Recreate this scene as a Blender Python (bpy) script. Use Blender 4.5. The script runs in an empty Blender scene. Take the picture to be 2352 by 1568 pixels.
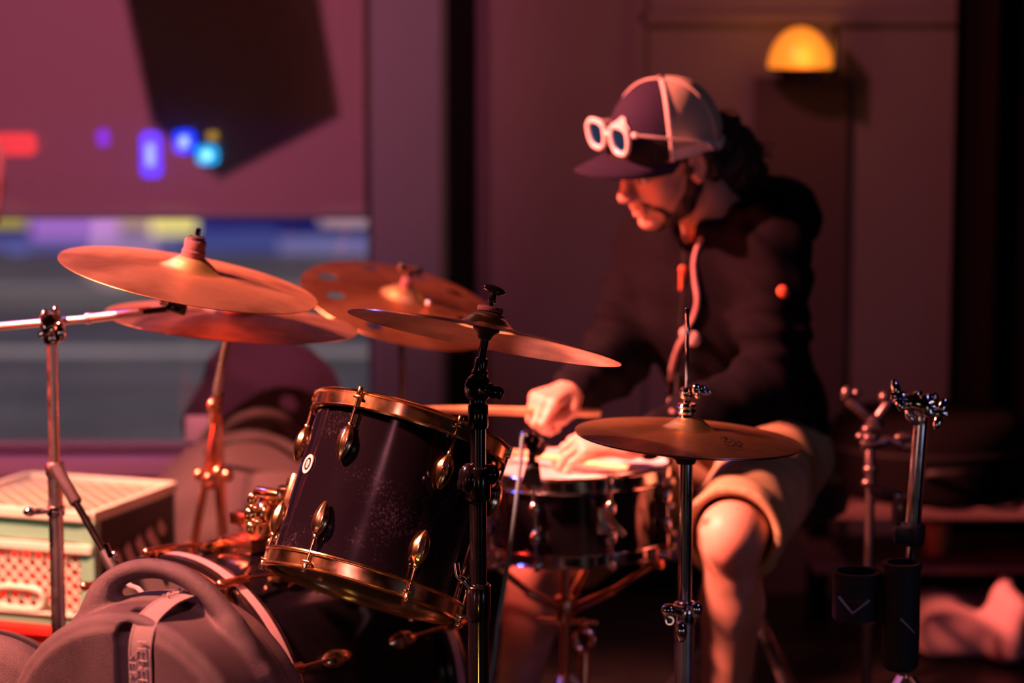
import bpy, bmesh, math, random
import numpy as np
from mathutils import Vector, Matrix, noise

# ------------------------------------------------------------------ scene, camera, light
S = bpy.context.scene
COL = S.collection
CAM_Z = 1.42
FPX = 5553.3                      # 85 mm on a 36 mm wide frame of 2352 px
PITCH = math.atan(700 / FPX)      # camera looks a little down

cam_d = bpy.data.cameras.new('camera'); cam = bpy.data.objects.new('camera', cam_d); COL.objects.link(cam)
cam.location = (0, 0, CAM_Z); cam.rotation_euler = (math.pi / 2 - PITCH, 0, 0)
cam_d.lens = 85; cam_d.sensor_width = 36; cam_d.clip_start = 0.05; cam_d.clip_end = 200
cam_d.dof.use_dof = True; cam_d.dof.focus_distance = 3.62; cam_d.dof.aperture_fstop = 1.9
cam_d.dof.aperture_blades = 0
S.camera = cam
S.view_settings.view_transform = 'Standard'; S.view_settings.look = 'None'
S.view_settings.gamma = 1; S.view_settings.use_curve_mapping = False
S.view_settings.exposure = 0.0

RIGHT = Vector((1, 0, 0)); FWD = Vector((0, math.cos(PITCH), -math.sin(PITCH))); UP = Vector((0, math.sin(PITCH), math.cos(PITCH)))
def ray(px, py):
    return FWD + RIGHT * ((px - 1176) / FPX) - UP * ((py - 784) / FPX)
def P(px, py, d):                 # point of the place seen at that direction, d metres in front of the lens
    return Vector((0, 0, CAM_Z)) + ray(px, py) * d
def PY(px, py, Y):
    r = ray(px, py); return Vector((0, 0, CAM_Z)) + r * (Y / r.y)
def PZ(px, py, Z):
    r = ray(px, py); return Vector((0, 0, CAM_Z)) + r * ((Z - CAM_Z) / r.z)

w = bpy.data.worlds.new('world'); S.world = w; w.use_nodes = True
w.node_tree.nodes['Background'].inputs[0].default_value = (0.12, 0.10, 0.16, 1)
w.node_tree.nodes['Background'].inputs[1].default_value = 0.05

def lamp(name, kind, loc, target, color, energy, size=0.05, cone=60, blend=0.4):
    d = bpy.data.lights.new(name, kind); o = bpy.data.objects.new(name, d); COL.objects.link(o)
    o.location = loc; v = Vector(target) - Vector(loc)
    o.rotation_euler = v.to_track_quat('-Z', 'Y').to_euler()
    d.color = color; d.energy = energy
    if kind == 'SPOT':
        d.shadow_soft_size = size; d.spot_size = math.radians(cone); d.spot_blend = blend
    elif kind == 'AREA':
        d.shape = 'DISK'; d.size = size
    else:
        d.shadow_soft_size = size
    return o
# stage lamps of the room: all of them outside the frame; reflection and crate fill lamps are added
lamp('stage_key_lamp', 'SPOT', (-2.9, 3.65, 2.85), (0.17, 4.42, 1.02), (1.0, 0.20, 0.15), 3100, 0.05, 21, 0.40)
lamp('stage_left_lamp', 'SPOT', (-2.3, 3.3, 3.2), (-0.64, 3.98, 0.62), (1.0, 0.25, 0.17), 2700, 0.14, 35, 0.5)
lamp('stage_front_lamp', 'SPOT', (-0.9, 0.6, 3.0), (-0.50, 3.45, 0.48), (1.0, 0.30, 0.36), 330, 0.10, 15, 0.5)
lamp('stage_red_lamp', 'SPOT', (-2.9, 3.6, 1.3), (0.2, 4.6, 1.05), (1.0, 0.040, 0.022), 190, 0.08, 30, 0.6)
LW = Vector((1.15, 2.3, 3.3))
lamp('stage_wall_lamp', 'SPOT', LW, (-1.75, 6.1, 1.1), (1.0, 0.19, 0.34), 900, 0.012, 42, 1.0)
lamp('stage_back_lamp', 'SPOT', (-0.9, 3.4, 3.5), (0.72, 6.1, 1.25), (1.0, 0.23, 0.27), 170, 0.10, 40, 0.9)
lamp('stage_blue_lamp', 'SPOT', (-1.9, 4.9, 2.5), (-0.2, 3.9, 0.8), (0.10, 0.14, 1.0), 60, 0.10, 34, 0.5)
lamp('stage_violet_lamp', 'SPOT', (1.9, 1.8, 2.3), (0.7, 4.0, 0.8), (0.30, 0.28, 1.0), 14, 0.12, 36, 0.5)
lamp('ceiling_amber_lamp', 'SPOT', (2.2, 2.6, 2.9), (0.9, 4.5, 0.8), (1.0, 0.55, 0.20), 6, 0.10, 40, 0.6)
lamp('reflection_lamp', 'AREA', (-1.9, 0.9, 0.45), (-0.2, 3.8, 0.8), (1.0, 0.50, 0.46), 1.6, 0.45)  # low area lamps, added only so the chrome tubes have something to reflect
lamp('reflection_lamp', 'AREA', (2.1, 1.6, 0.45), (0.6, 3.9, 0.8), (0.65, 0.60, 1.0), 1.1, 0.40)
lamp('reflection_lamp', 'AREA', (0.35, -1.2, 0.40), (0.5, 3.9, 0.8), (1.0, 0.66, 0.5), 1.6, 0.50)
lamp('floor_amber_lamp', 'SPOT', (-0.05, 2.2, 0.10), (-0.20, 3.75, 0.50), (1.0, 0.6, 0.15), 9, 0.05, 16, 0.5)
lamp('crate_fill_lamp', 'SPOT', (-2.6, 3.3, 2.5), (-1.15, 4.5, 0.4), (0.74, 1.0, 0.68), 130, 0.30, 22, 0.6)  # added greenish fill that brightens the mint crate, no source of the room
lamp('outside_street_lamp', 'AREA', (-2.5, 11, 5.5), (-2.6, 12, 0), (0.80, 0.60, 0.90), 170, 1.5)
lamp('outside_street_lamp', 'AREA', (-1.2, 8.2, 4.6), (-1.4, 10, 0), (0.95, 0.85, 0.72), 60, 0.8)
# ------------------------------------------------------------------ helpers: tagging and linking
def tag(o, label=None, cat=None, group=None, kind=None):
    if label: o['label'] = label
    if cat: o['category'] = cat
    if group: o['group'] = group
    if kind: o['kind'] = kind
    return o
def empty(name, loc, label, cat, group=None):
    o = bpy.data.objects.new(name, None); COL.objects.link(o)
    o.location = loc; o.empty_display_size = 0.05
    return tag(o, label, cat, group)
def attach(o, parent):
    o.parent = parent
    if parent.type == 'EMPTY':
        o.matrix_parent_inverse = Matrix.Translation(parent.location).inverted()
def link_mesh(name, me, mat, parent=None, smooth=True, angle=40):
    o = bpy.data.objects.new(name, me); COL.objects.link(o)
    if mat: me.materials.append(mat)
    if smooth:
        me.polygons.foreach_set('use_smooth', [True] * len(me.polygons))
        if angle: me.set_sharp_from_angle(angle=math.radians(angle))
    if parent is not None: attach(o, parent)
    return o
def basis(n, hint=Vector((0, 0, 1))):
    n = Vector(n).normalized(); h = Vector(hint)
    if abs(n.dot(h)) > 0.97: h = Vector((1, 0, 0))
    u = (h - n * n.dot(h)).normalized(); v = n.cross(u)
    return u, v, n
def view_normal(px, py, tilt, ratio, above=True):
    """normal of a disc that is seen as an ellipse: tilt of its long axis (right end down), short/long ratio"""
    r = ray(px, py).normalized()
    R = (RIGHT - r * RIGHT.dot(r)).normalized(); U = R.cross(r)
    a = math.radians(tilt); e = math.asin(ratio)
    return ((R * math.sin(a) + U * math.cos(a)) * math.cos(e) + (-r) * (math.sin(e) if above else -math.sin(e))).normalized()

class MB:
    def __init__(s): s.bm = bmesh.new()
    def face(s, vs):
        try: return s.bm.faces.new(vs)
        except ValueError: return None
    def ring(s, c, u, v, ru, rv=None, n=24, ph=0.0):
        rv = ru if rv is None else rv
        return [s.bm.verts.new(c + u * (ru * math.cos(ph + 2 * math.pi * i / n)) + v * (rv * math.sin(ph + 2 * math.pi * i / n))) for i in range(n)]
    def bridge(s, a, b):
        n = len(a)
        for i in range(n): s.face([a[i], a[(i + 1) % n], b[(i + 1) % n], b[i]])
    def lathe(s, c, axis, prof, n=48, closed=False, ph=0.0, hint=Vector((0, 0, 1))):
        """prof: list of (radius, height); closed=True joins last to first (a ring)"""
        u, v, w_ = basis(axis, hint); c = Vector(c); rings = []
        for r, h in prof:
            if r < 1e-6: rings.append([s.bm.verts.new(c + w_ * h)])
            else: rings.append(s.ring(c + w_ * h, u, v, r, n=n, ph=ph))
        pairs = list(zip(rings[:-1], rings[1:]))
        if closed: pairs.append((rings[-1], rings[0]))
        for a, b in pairs:
            if len(a) == 1 and len(b) == 1: continue
            if len(a) == 1:
                for i in range(n): s.face([a[0], b[(i + 1) % n], b[i]])
            elif len(b) == 1:
                for i in range(n): s.face([a[i], a[(i + 1) % n], b[0]])
            else: s.bridge(a, b)
        if not closed:
            if len(rings[0]) > 1: s.face(list(reversed(rings[0])))
            if len(rings[-1]) > 1: s.face(rings[-1])
        return s
    def cyl(s, a, b, r, r2=None, n=20):
        a = Vector(a); b = Vector(b); L = (b - a).length; r2 = r if r2 is None else r2
        return s.lathe(a, b - a, [(r, 0), (r2, L)], n)
    def cylb(s, a, b, r, r2=None, n=20, bev=0.15):          # cylinder with rounded ends
        a = Vector(a); b = Vector(b); L = (b - a).length; r2 = r if r2 is None else r2
        e = min(bev * r * 2, L * .4); e2 = min(bev * r2 * 2, L * .4)
        return s.lathe(a, b - a, [(0, 0), (r - e, 0), (r - e * .3, e * .3), (r, e), (r2, L - e2), (r2 - e2 * .3, L - e2 * .3), (r2 - e2, L), (0, L)], n)
    def tube(s, pts, r, n=10, closed=False, hint=Vector((0, 0, 1)), flat=1.0):
        pts = [Vector(p) for p in pts]; N = len(pts); rr = r if isinstance(r, (list, tuple)) else [r] * N
        rings = []; u = None
        for i, p in enumerate(pts):
            if closed: t = pts[(i + 1) % N] - pts[i - 1]
            else: t = pts[min(i + 1, N - 1)] - pts[max(i - 1, 0)]
            t.normalize()
            if u is None: u = basis(t, hint)[0]
            else:
                u = u - t * t.dot(u)
                u = u.normalized() if u.length > 1e-6 else basis(t, hint)[0]
            v = t.cross(u); rings.append(s.ring(p, u, v, rr[i] * flat, rr[i], n))
        for a, b in zip(rings[:-1], rings[1:]): s.bridge(a, b)
        if closed: s.bridge(rings[-1], rings[0])
        else: s.face(list(reversed(rings[0]))); s.face(rings[-1])
        return s
    def ell(s, c, rx, ry=None, rz=None, M=None, nu=20, nv=12):
        ry = rx if ry is None else ry; rz = rx if rz is None else rz
        M = M or Matrix.Identity(3); c = Vector(c); rows = []
        for j in range(nv + 1):
            t = math.pi * j / nv
            if j in (0, nv): rows.append([s.bm.verts.new(c + M @ Vector((0, 0, rz * math.cos(t))))])
            else: rows.append([s.bm.verts.new(c + M @ Vector((rx * math.sin(t) * math.cos(2 * math.pi * i / nu), ry * math.sin(t) * math.sin(2 * math.pi * i / nu), rz * math.cos(t)))) for i in range(nu)])
        for a, b in zip(rows[:-1], rows[1:]):
            if len(a) == 1:
                for i in range(nu): s.face([a[0], b[i], b[(i + 1) % nu]])
            elif len(b) == 1:
                for i in range(nu): s.face([a[i], b[0], a[(i + 1) % nu]])
            else:
                for i in range(nu): s.face([a[i], b[i], b[(i + 1) % nu], a[(i + 1) % nu]])
        return s
    def box(s, c, size, M=None, bev=0.0):
        M = M or Matrix.Identity(3); c = Vector(c); x, y, z = [q / 2 for q in size]
        vs = [s.bm.verts.new(c + M @ Vector((sx * x, sy * y, sz * z))) for sx in (-1, 1) for sy in (-1, 1) for sz in (-1, 1)]
        fs = [s.bm.faces.new([vs[i] for i in q]) for q in ((0, 1, 3, 2), (4, 6, 7, 5), (0, 4, 5, 1), (2, 3, 7, 6), (0, 2, 6, 4), (1, 5, 7, 3))]
        if bev > 0:
            es = set(e for f in fs for e in f.edges)
            bmesh.ops.bevel(s.bm, geom=list(es), offset=bev, segments=2, affect='EDGES', profile=0.5)
        return s
    def beam(s, a, b, wx, wy, hint=Vector((0, 0, 1)), bev=0.0):
        a = Vector(a); b = Vector(b); u, v, n = basis(b - a, hint)
        M = Matrix((u, v, n)).transposed()
        return s.box((a + b) / 2, (wx, wy, (b - a).length), M, bev)
    def prism(s, outline, n, depth):                         # outline: 3-D points in a plane, extruded along n
        n = Vector(n).normalized(); a = [s.bm.verts.new(Vector(p)) for p in outline]; b = [s.bm.verts.new(Vector(p) + n * depth) for p in outline]
        s.face(a); s.face(list(reversed(b))); s.bridge(a, b); return s
    def build(s, name, mat, parent=None, smooth=True, angle=40):
        bmesh.ops.recalc_face_normals(s.bm, faces=s.bm.faces[:])
        me = bpy.data.meshes.new(name); s.bm.to_mesh(me); s.bm.free()
        return link_mesh(name, me, mat, parent, smooth, angle)

def boolean_cut(o, cutters):
    for c in cutters:
        m = o.modifiers.new('cut', 'BOOLEAN'); m.object = c; m.operation = 'DIFFERENCE'; m.solver = 'EXACT'
    dg = bpy.context.evaluated_depsgraph_get(); dg.update()
    me = bpy.data.meshes.new_from_object(o.evaluated_get(dg))
    o.modifiers.clear(); o.data = me
    for c in cutters: bpy.data.objects.remove(c)

def spline(pts, n=8):                                        # Catmull-Rom through points
    pts = [Vector(p) for p in pts]; out = []
    for i in range(len(pts) - 1):
        p0 = pts[max(i - 1, 0)]; p1 = pts[i]; p2 = pts[i + 1]; p3 = pts[min(i + 2, len(pts) - 1)]
        for k in range(n):
            t = k / n
            out.append(0.5 * ((2 * p1) + (p2 - p0) * t + (2 * p0 - 5 * p1 + 4 * p2 - p3) * t * t + (3 * p1 - p0 - 3 * p2 + p3) * t ** 3))
    out.append(pts[-1]); return out

# ------------------------------------------------------------------ signed distance modelling (smoothly blended solids)
class Field:
    def __init__(s, lo, hi, h):
        s.lo = np.array(lo, float); s.h = h
        s.n = np.ceil((np.array(hi, float) - s.lo) / h).astype(int) + 1
        s.V = np.full(s.n, 0.2, np.float32)
    def grid(s, blo, bhi):
        i0 = np.clip(np.floor((np.array(blo) - s.lo) / s.h).astype(int), 0, s.n); i1 = np.clip(np.ceil((np.array(bhi) - s.lo) / s.h).astype(int) + 1, 0, s.n)
        ax = [s.lo[k] + s.h * np.arange(i0[k], i1[k]) for k in range(3)]
        X, Y, Z = np.meshgrid(*ax, indexing='ij', sparse=True)
        return (slice(i0[0], i1[0]), slice(i0[1], i1[1]), slice(i0[2], i1[2])), X, Y, Z
    def op(s, fn, blo, bhi, k=0.01, mode='u'):
        sl, X, Y, Z = s.grid(blo, bhi)
        if s.V[sl].size == 0: return
        d = fn(X, Y, Z).astype(np.float32); a = s.V[sl]
        if mode == 'u':
            h = np.clip(0.5 + 0.5 * (a - d) / k, 0, 1); r = a + (d - a) * h - k * h * (1 - h)
        elif mode == 's':
            d = -d; h = np.clip(0.5 - 0.5 * (a - d) / k, 0, 1); r = a + (d - a) * h + k * h * (1 - h)
        else:
            h = np.clip(0.5 - 0.5 * (a - d) / k, 0, 1); r = a + (d - a) * h + k * h * (1 - h)
        s.V[sl] = r
    def cone(s, a, b, ra, rb=None, k=0.01, mode='u', sq=None):
        """tapered capsule; sq=(direction, factor) squashes it along a direction"""
        rb = ra if rb is None else rb; a = np.array(a, float); b = np.array(b, float); m = max(ra, rb) + 0.03 + k
        ba = b - a; L2 = max(ba @ ba, 1e-9)
        if sq is not None: q = np.array(Vector(sq[0]).normalized()); f = 1 / sq[1] - 1
        def fn(X, Y, Z):
            x = X - a[0]; y = Y - a[1]; z = Z - a[2]
            t = np.clip((x * ba[0] + y * ba[1] + z * ba[2]) / L2, 0, 1)
            x = x - ba[0] * t; y = y - ba[1] * t; z = z - ba[2] * t
            if sq is not None:
                e = (x * q[0] + y * q[1] + z * q[2]) * f
                x = x + e * q[0]; y = y + e * q[1]; z = z + e * q[2]
            return np.sqrt(x * x + y * y + z * z) - (ra + (rb - ra) * t)
        s.op(fn, np.minimum(a, b) - m, np.maximum(a, b) + m, k, mode); return s
    def chain(s, pts, k=0.01, mode='u'):
        for (p, r), (q, t) in zip(pts[:-1], pts[1:]): s.cone(p, q, r, t, k, mode)
        return s
    def ell(s, c, r, M=None, k=0.01, mode='u'):
        c = np.array(c, float); r = np.array(r, float); m = r.max() + 0.03 + k
        A = np.eye(3) if M is None else np.array(M.transposed())       # world -> local
        def fn(X, Y, Z):
            x = X - c[0]; y = Y - c[1]; z = Z - c[2]
            q = [A[i, 0] * x + A[i, 1] * y + A[i, 2] * z for i in range(3)]
            k0 = np.sqrt(sum((q[i] / r[i]) ** 2 for i in range(3))); k1 = np.sqrt(sum((q[i] / r[i] ** 2) ** 2 for i in range(3)))
            return k0 * (k0 - 1) / np.maximum(k1, 1e-6)
        s.op(fn, c - m, c + m, k, mode); return s
    def rbox(s, c, hs, rad, M=None, k=0.01, mode='u'):
        c = np.array(c, float); hs = np.array(hs, float); m = np.linalg.norm(hs) + 0.03 + k
        A = np.eye(3) if M is None else np.array(M.transposed())
        def fn(X, Y, Z):
            x = X - c[0]; y = Y - c[1]; z = Z - c[2]
            q = [np.abs(A[i, 0] * x + A[i, 1] * y + A[i, 2] * z) - (hs[i] - rad) for i in range(3)]
            o = np.sqrt(sum(np.maximum(e, 0) ** 2 for e in q)); i_ = np.minimum(np.maximum(np.maximum(q[0], q[1]), q[2]), 0)
            return o + i_ - rad
        s.op(fn, c - m, c + m, k, mode); return s
    def plane(s, c, n, k=0.004, mode='i'):                   # keeps the side behind n
        c = np.array(c, float); n = np.array(Vector(n).normalized())
        s.op(lambda X, Y, Z: (X - c[0]) * n[0] + (Y - c[1]) * n[1] + (Z - c[2]) * n[2] + 0 * (X + Y + Z), s.lo, s.lo + s.n * s.h, k, mode); return s
    def warp(s, fn):
        sl, X, Y, Z = s.grid(s.lo, s.lo + s.n * s.h); s.V = s.V + fn(X, Y, Z).astype(np.float32); return s
    def mesh(s, name, mat, parent=None, smooth_it=0):
        V = s.V.copy()
        for ax in range(3):
            sl = [slice(None)] * 3; sl[ax] = 0; V[tuple(sl)] = 0.1; sl[ax] = -1; V[tuple(sl)] = 0.1
        B = V < 0; n = V.shape
        cnt = np.zeros((n[0] - 1, n[1] - 1, n[2] - 1), np.uint8)
        cor = [(i, j, k) for i in (0, 1) for j in (0, 1) for k in (0, 1)]
        for i, j, k in cor: cnt += B[i:n[0] - 1 + i, j:n[1] - 1 + j, k:n[2] - 1 + k]
        I = np.argwhere((cnt > 0) & (cnt < 8)); idx = np.full(cnt.shape, -1, np.int32); idx[tuple(I.T)] = np.arange(len(I)); del cnt
        acc = np.zeros((len(I), 3)); num = np.zeros(len(I))
        for a in cor:
            for ax in range(3):
                if a[ax]: continue
                b = list(a); b[ax] = 1
                va = V[I[:, 0] + a[0], I[:, 1] + a[1], I[:, 2] + a[2]]; vb = V[I[:, 0] + b[0], I[:, 1] + b[1], I[:, 2] + b[2]]
                m = (va < 0) != (vb < 0); t = np.where(m, va / np.where(m, va - vb, 1), 0)
                p = np.array(a, float)[None, :].repeat(len(I), 0); p[:, ax] += t
                acc[m] += p[m]; num[m] += 1
        vert = s.lo + (I + acc / num[:, None]) * s.h
        quads = []
        for ax in range(3):
            a1, a2 = (ax + 1) % 3, (ax + 2) % 3
            sl0 = [slice(None)] * 3; sl1 = [slice(None)] * 3; sl0[ax] = slice(0, -1); sl1[ax] = slice(1, None)
            b0 = B[tuple(sl0)]; b1 = B[tuple(sl1)]
            E = np.argwhere(b0 != b1); E = E[(E[:, a1] > 0) & (E[:, a2] > 0) & (E[:, a1] < n[a1] - 1) & (E[:, a2] < n[a2] - 1)]
            flip = b0[tuple(E.T)]
            c = []
            for d1, d2 in ((-1, -1), (0, -1), (0, 0), (-1, 0)):
                F = E.copy(); F[:, a1] += d1; F[:, a2] += d2; c.append(idx[tuple(F.T)])
            q = np.stack(c, 1); q[~flip] = q[~flip][:, ::-1]; quads.append(q)
        q = np.concatenate(quads); q = q[(q >= 0).all(1)]
        for _ in range(smooth_it):                            # light Laplacian relax
            sm = np.zeros_like(vert); ct = np.zeros(len(vert))
            for e in range(4):
                a, b = q[:, e], q[:, (e + 1) % 4]
                for k_ in range(3):
                    sm[:, k_] += np.bincount(a, vert[b, k_], len(vert)) + np.bincount(b, vert[a, k_], len(vert))
                ct += np.bincount(a, minlength=len(vert)) + np.bincount(b, minlength=len(vert))
            vert = 0.4 * vert + 0.6 * sm / np.maximum(ct, 1)[:, None]
        me = bpy.data.meshes.new(name); me.vertices.add(len(vert)); me.vertices.foreach_set('co', vert.astype(np.float32).ravel())
        me.loops.add(q.size); me.loops.foreach_set('vertex_index', q.astype(np.int32).ravel())
        me.polygons.add(len(q)); me.polygons.foreach_set('loop_start', np.arange(0, q.size, 4, dtype=np.int32)); me.update(calc_edges=True); me.validate()
        return link_mesh(name, me, mat, parent, True, 0)

# ------------------------------------------------------------------ materials
def lin(c):
    return tuple(((v / 255) / 12.92 if v / 255 <= 0.04045 else ((v / 255 + 0.055) / 1.055) ** 2.4) for v in c)
MAT = {}
def mat(name, col, rough=0.5, metal=0.0, coat=0.0, bump=0.0, bscale=200, var=0.0, vscale=6, rvar=0.0, sss=0.0, sheen=0.0, aniso=0.0, spec=0.5):
    m = bpy.data.materials.new(name); m.use_nodes = True; nt = m.node_tree; b = nt.nodes['Principled BSDF']
    b.inputs['Base Color'].default_value = (*col, 1); b.inputs['Roughness'].default_value = rough; b.inputs['Metallic'].default_value = metal
    b.inputs['Coat Weight'].default_value = coat; b.inputs['Coat Roughness'].default_value = 0.08
    b.inputs['Sheen Weight'].default_value = sheen; b.inputs['Specular IOR Level'].default_value = spec
    if sss: b.inputs['Subsurface Weight'].default_value = sss; b.inputs['Subsurface Radius'].default_value = (0.012, 0.005, 0.003); b.inputs['Subsurface Scale'].default_value = 1.0
    tc = nt.nodes.new('ShaderNodeTexCoord')
    if bump:
        n = nt.nodes.new('ShaderNodeTexNoise'); n.inputs['Scale'].default_value = bscale; n.inputs['Detail'].default_value = 3; nt.links.new(tc.outputs['Object'], n.inputs['Vector'])
        bp = nt.nodes.new('ShaderNodeBump'); bp.inputs['Strength'].default_value = bump; bp.inputs['Distance'].default_value = 0.0015
        nt.links.new(n.outputs['Fac'], bp.inputs['Height']); nt.links.new(bp.outputs['Normal'], b.inputs['Normal'])
    if var or rvar:
        n = nt.nodes.new('ShaderNodeTexNoise'); n.inputs['Scale'].default_value = vscale; n.inputs['Detail'].default_value = 5; nt.links.new(tc.outputs['Object'], n.inputs['Vector'])
        if var:
            r = nt.nodes.new('ShaderNodeValToRGB'); r.color_ramp.elements[0].position = 0.35; r.color_ramp.elements[1].position = 0.65
            r.color_ramp.elements[0].color = (*[c * (1 - var) for c in col], 1); r.color_ramp.elements[1].color = (*[min(1, c * (1 + var)) for c in col], 1)
            nt.links.new(n.outputs['Fac'], r.inputs['Fac']); nt.links.new(r.outputs['Color'], b.inputs['Base Color'])
        if rvar:
            mr = nt.nodes.new('ShaderNodeMapRange'); mr.inputs[1].default_value = 0.3; mr.inputs[2].default_value = 0.7
            mr.inputs[3].default_value = max(0.02, rough - rvar); mr.inputs[4].default_value = min(1, rough + rvar)
            nt.links.new(n.outputs['Fac'], mr.inputs[0]); nt.links.new(mr.outputs[0], b.inputs['Roughness'])
    MAT[name] = m; return m
def glow(name, col, strength, back=(0.02, 0.02, 0.02)):
    m = mat(name, back, 0.3); b = m.node_tree.nodes['Principled BSDF']
    b.inputs['Emission Color'].default_value = (*col, 1); b.inputs['Emission Strength'].default_value = strength; return m

def cymbal_mat(name, col, rough, center, normal, grime=0.5, bell=0.05):
    """lathed bronze: fine grooves round the axis, patchy patina"""
    m = mat(name, col, rough, 1.0); nt = m.node_tree; b = nt.nodes['Principled BSDF']
    u, v, n_ = basis(normal)
    geo = nt.nodes.new('ShaderNodeNewGeometry')
    sub = nt.nodes.new('ShaderNodeVectorMath'); sub.operation = 'SUBTRACT'; sub.inputs[1].default_value = center; nt.links.new(geo.outputs['Position'], sub.inputs[0])
    ln = nt.nodes.new('ShaderNodeVectorMath'); ln.operation = 'LENGTH'; nt.links.new(sub.outputs[0], ln.inputs[0])
    mu = nt.nodes.new('ShaderNodeMath'); mu.operation = 'MULTIPLY'; mu.inputs[1].default_value = 900; nt.links.new(ln.outputs['Value'], mu.inputs[0])
    n1 = nt.nodes.new('ShaderNodeTexNoise'); n1.noise_dimensions = '1D'; n1.inputs['Scale'].default_value = 1.0; n1.inputs['Detail'].default_value = 2; nt.links.new(mu.outputs[0], n1.inputs['W'])
    bp = nt.nodes.new('ShaderNodeBump'); bp.inputs['Strength'].default_value = 0.35; bp.inputs['Distance'].default_value = 0.0004
    nt.links.new(n1.outputs['Fac'], bp.inputs['Height']); nt.links.new(bp.outputs['Normal'], b.inputs['Normal'])
    n2 = nt.nodes.new('ShaderNodeTexNoise'); n2.inputs['Scale'].default_value = 14; n2.inputs['Detail'].default_value = 6; nt.links.new(sub.outputs[0], n2.inputs['Vector'])
    r = nt.nodes.new('ShaderNodeValToRGB'); r.color_ramp.elements[0].position = 0.36; r.color_ramp.elements[1].position = 0.6
    r.color_ramp.elements[0].color = (*[c * (1 - grime) for c in col], 1); r.color_ramp.elements[1].color = (*col, 1)
    nt.links.new(n2.outputs['Fac'], r.inputs['Fac'])
    gt = nt.nodes.new('ShaderNodeMapRange'); gt.inputs[1].default_value = bell * 0.95; gt.inputs[2].default_value = bell * 1.06; nt.links.new(ln.outputs['Value'], gt.inputs[0])
    n3 = nt.nodes.new('ShaderNodeTexNoise'); n3.inputs['Scale'].default_value = 5; n3.inputs['Detail'].default_value = 3; nt.links.new(sub.outputs[0], n3.inputs['Vector'])
    r3 = nt.nodes.new('ShaderNodeValToRGB'); r3.color_ramp.elements[0].position = 0.38; r3.color_ramp.elements[1].position = 0.52
    r3.color_ramp.elements[0].color = (0.55, 0.50, 0.48, 1); r3.color_ramp.elements[1].color = (1, 1, 1, 1); nt.links.new(n3.outputs['Fac'], r3.inputs['Fac'])
    m3 = nt.nodes.new('ShaderNodeMix'); m3.data_type = 'RGBA'; m3.blend_type = 'MULTIPLY'; m3.inputs[0].default_value = 1.0; nt.links.new(r.outputs['Color'], m3.inputs[6]); nt.links.new(r3.outputs['Color'], m3.inputs[7])
    mx = nt.nodes.new('ShaderNodeMix'); mx.data_type = 'RGBA'; mx.inputs[6].default_value = (1.0, 0.80, 0.36, 1); nt.links.new(gt.outputs[0], mx.inputs[0]); nt.links.new(m3.outputs[2], mx.inputs[7]); nt.links.new(mx.outputs[2], b.inputs['Base Color'])  # yellow bell: warm light on the bell put into the base colour
    mr = nt.nodes.new('ShaderNodeMapRange'); mr.inputs[3].default_value = rough + 0.14; mr.inputs[4].default_value = rough - 0.05
    nt.links.new(n2.outputs['Fac'], mr.inputs[0]); nt.links.new(mr.outputs[0], b.inputs['Roughness'])
    return m

mat('chrome', (0.80, 0.80, 0.82), 0.10, 1.0, rvar=0.05, vscale=30)
mat('worn_chrome', (0.78, 0.72, 0.70), 0.32, 1.0, rvar=0.10, vscale=25)
mat('satin_chrome', (0.85, 0.78, 0.76), 0.42, 1.0)
mat('gold', (1.0, 0.66, 0.34), 0.20, 1.0, rvar=0.06, vscale=30)
mat('black_metal', (0.006, 0.005, 0.007), 0.16, 0.0, coat=0.5, rvar=0.06, vscale=40)
mat('black_rubber', (0.012, 0.012, 0.013), 0.6)
mat('felt', (0.13, 0.06, 0.08), 0.95, bump=0.8, bscale=500)
mat('lacquer', (0.006, 0.005, 0.008), 0.10, 0.0, coat=0.8)
mat('drum_head', (0.80, 0.76, 0.74), 0.45, bump=0.2, bscale=400)
mat('clear_head', (0.10, 0.09, 0.09), 0.12, coat=0.5)
mat('case_plastic', (0.070, 0.052, 0.060), 0.40, bump=1.0, bscale=800, rvar=0.10, vscale=9, var=0.25)
mat('webbing', (0.22, 0.19, 0.19), 0.8, bump=0.9, bscale=700)
mat('webbing_print', (0.36, 0.32, 0.32), 0.8)
mat('wood_stick', (0.78, 0.48, 0.24), 0.45, var=0.15, vscale=30)
mat('white_badge', (0.75, 0.72, 0.75), 0.4)
# ------------------------------------------------------------------ the room
WY = 6.1
mat('wall_paint', (0.215, 0.185, 0.205), 0.85, bump=0.3, bscale=60, var=0.06, vscale=1.2)
mat('dark_wall', (0.02, 0.017, 0.018), 0.85, bump=0.2, bscale=60)
mat('pillar_paint', (0.17, 0.23, 0.25), 0.8, bump=0.2, bscale=60)
mat('black_frame', (0.004, 0.004, 0.005), 0.8, spec=0.05)
mat('sill_paint', (0.62, 0.55, 0.52), 0.6)
mat('ceiling_paint', (0.03, 0.03, 0.03), 0.9)
m = mat('stage_floor', (0.012, 0.008, 0.008), 0.55, var=0.4, vscale=5, rvar=0.12)
def sbox(name, lo, hi, mt, kind='structure', bev=0.0):
    b = MB(); lo = Vector(lo); hi = Vector(hi); b.box((lo + hi) / 2, hi - lo, bev=bev)
    return tag(b.build(name, MAT[mt], None, False), kind=kind)
XL, XR, YB, ZC = -3.3, 3.4, -2.6, 3.7
sbox('floor', (XL, YB, -0.1), (XR, WY + 0.18, 0.0), 'stage_floor')
sbox('ceiling', (XL, YB, ZC), (XR, WY + 0.18, ZC + 0.1), 'ceiling_paint')
sbox('wall_left', (XL - 0.1, YB, 0), (XL, WY + 0.18, ZC), 'dark_wall')
sbox('wall_right', (XR, YB, 0), (XR + 0.1, WY + 0.18, ZC), 'dark_wall')
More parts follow.
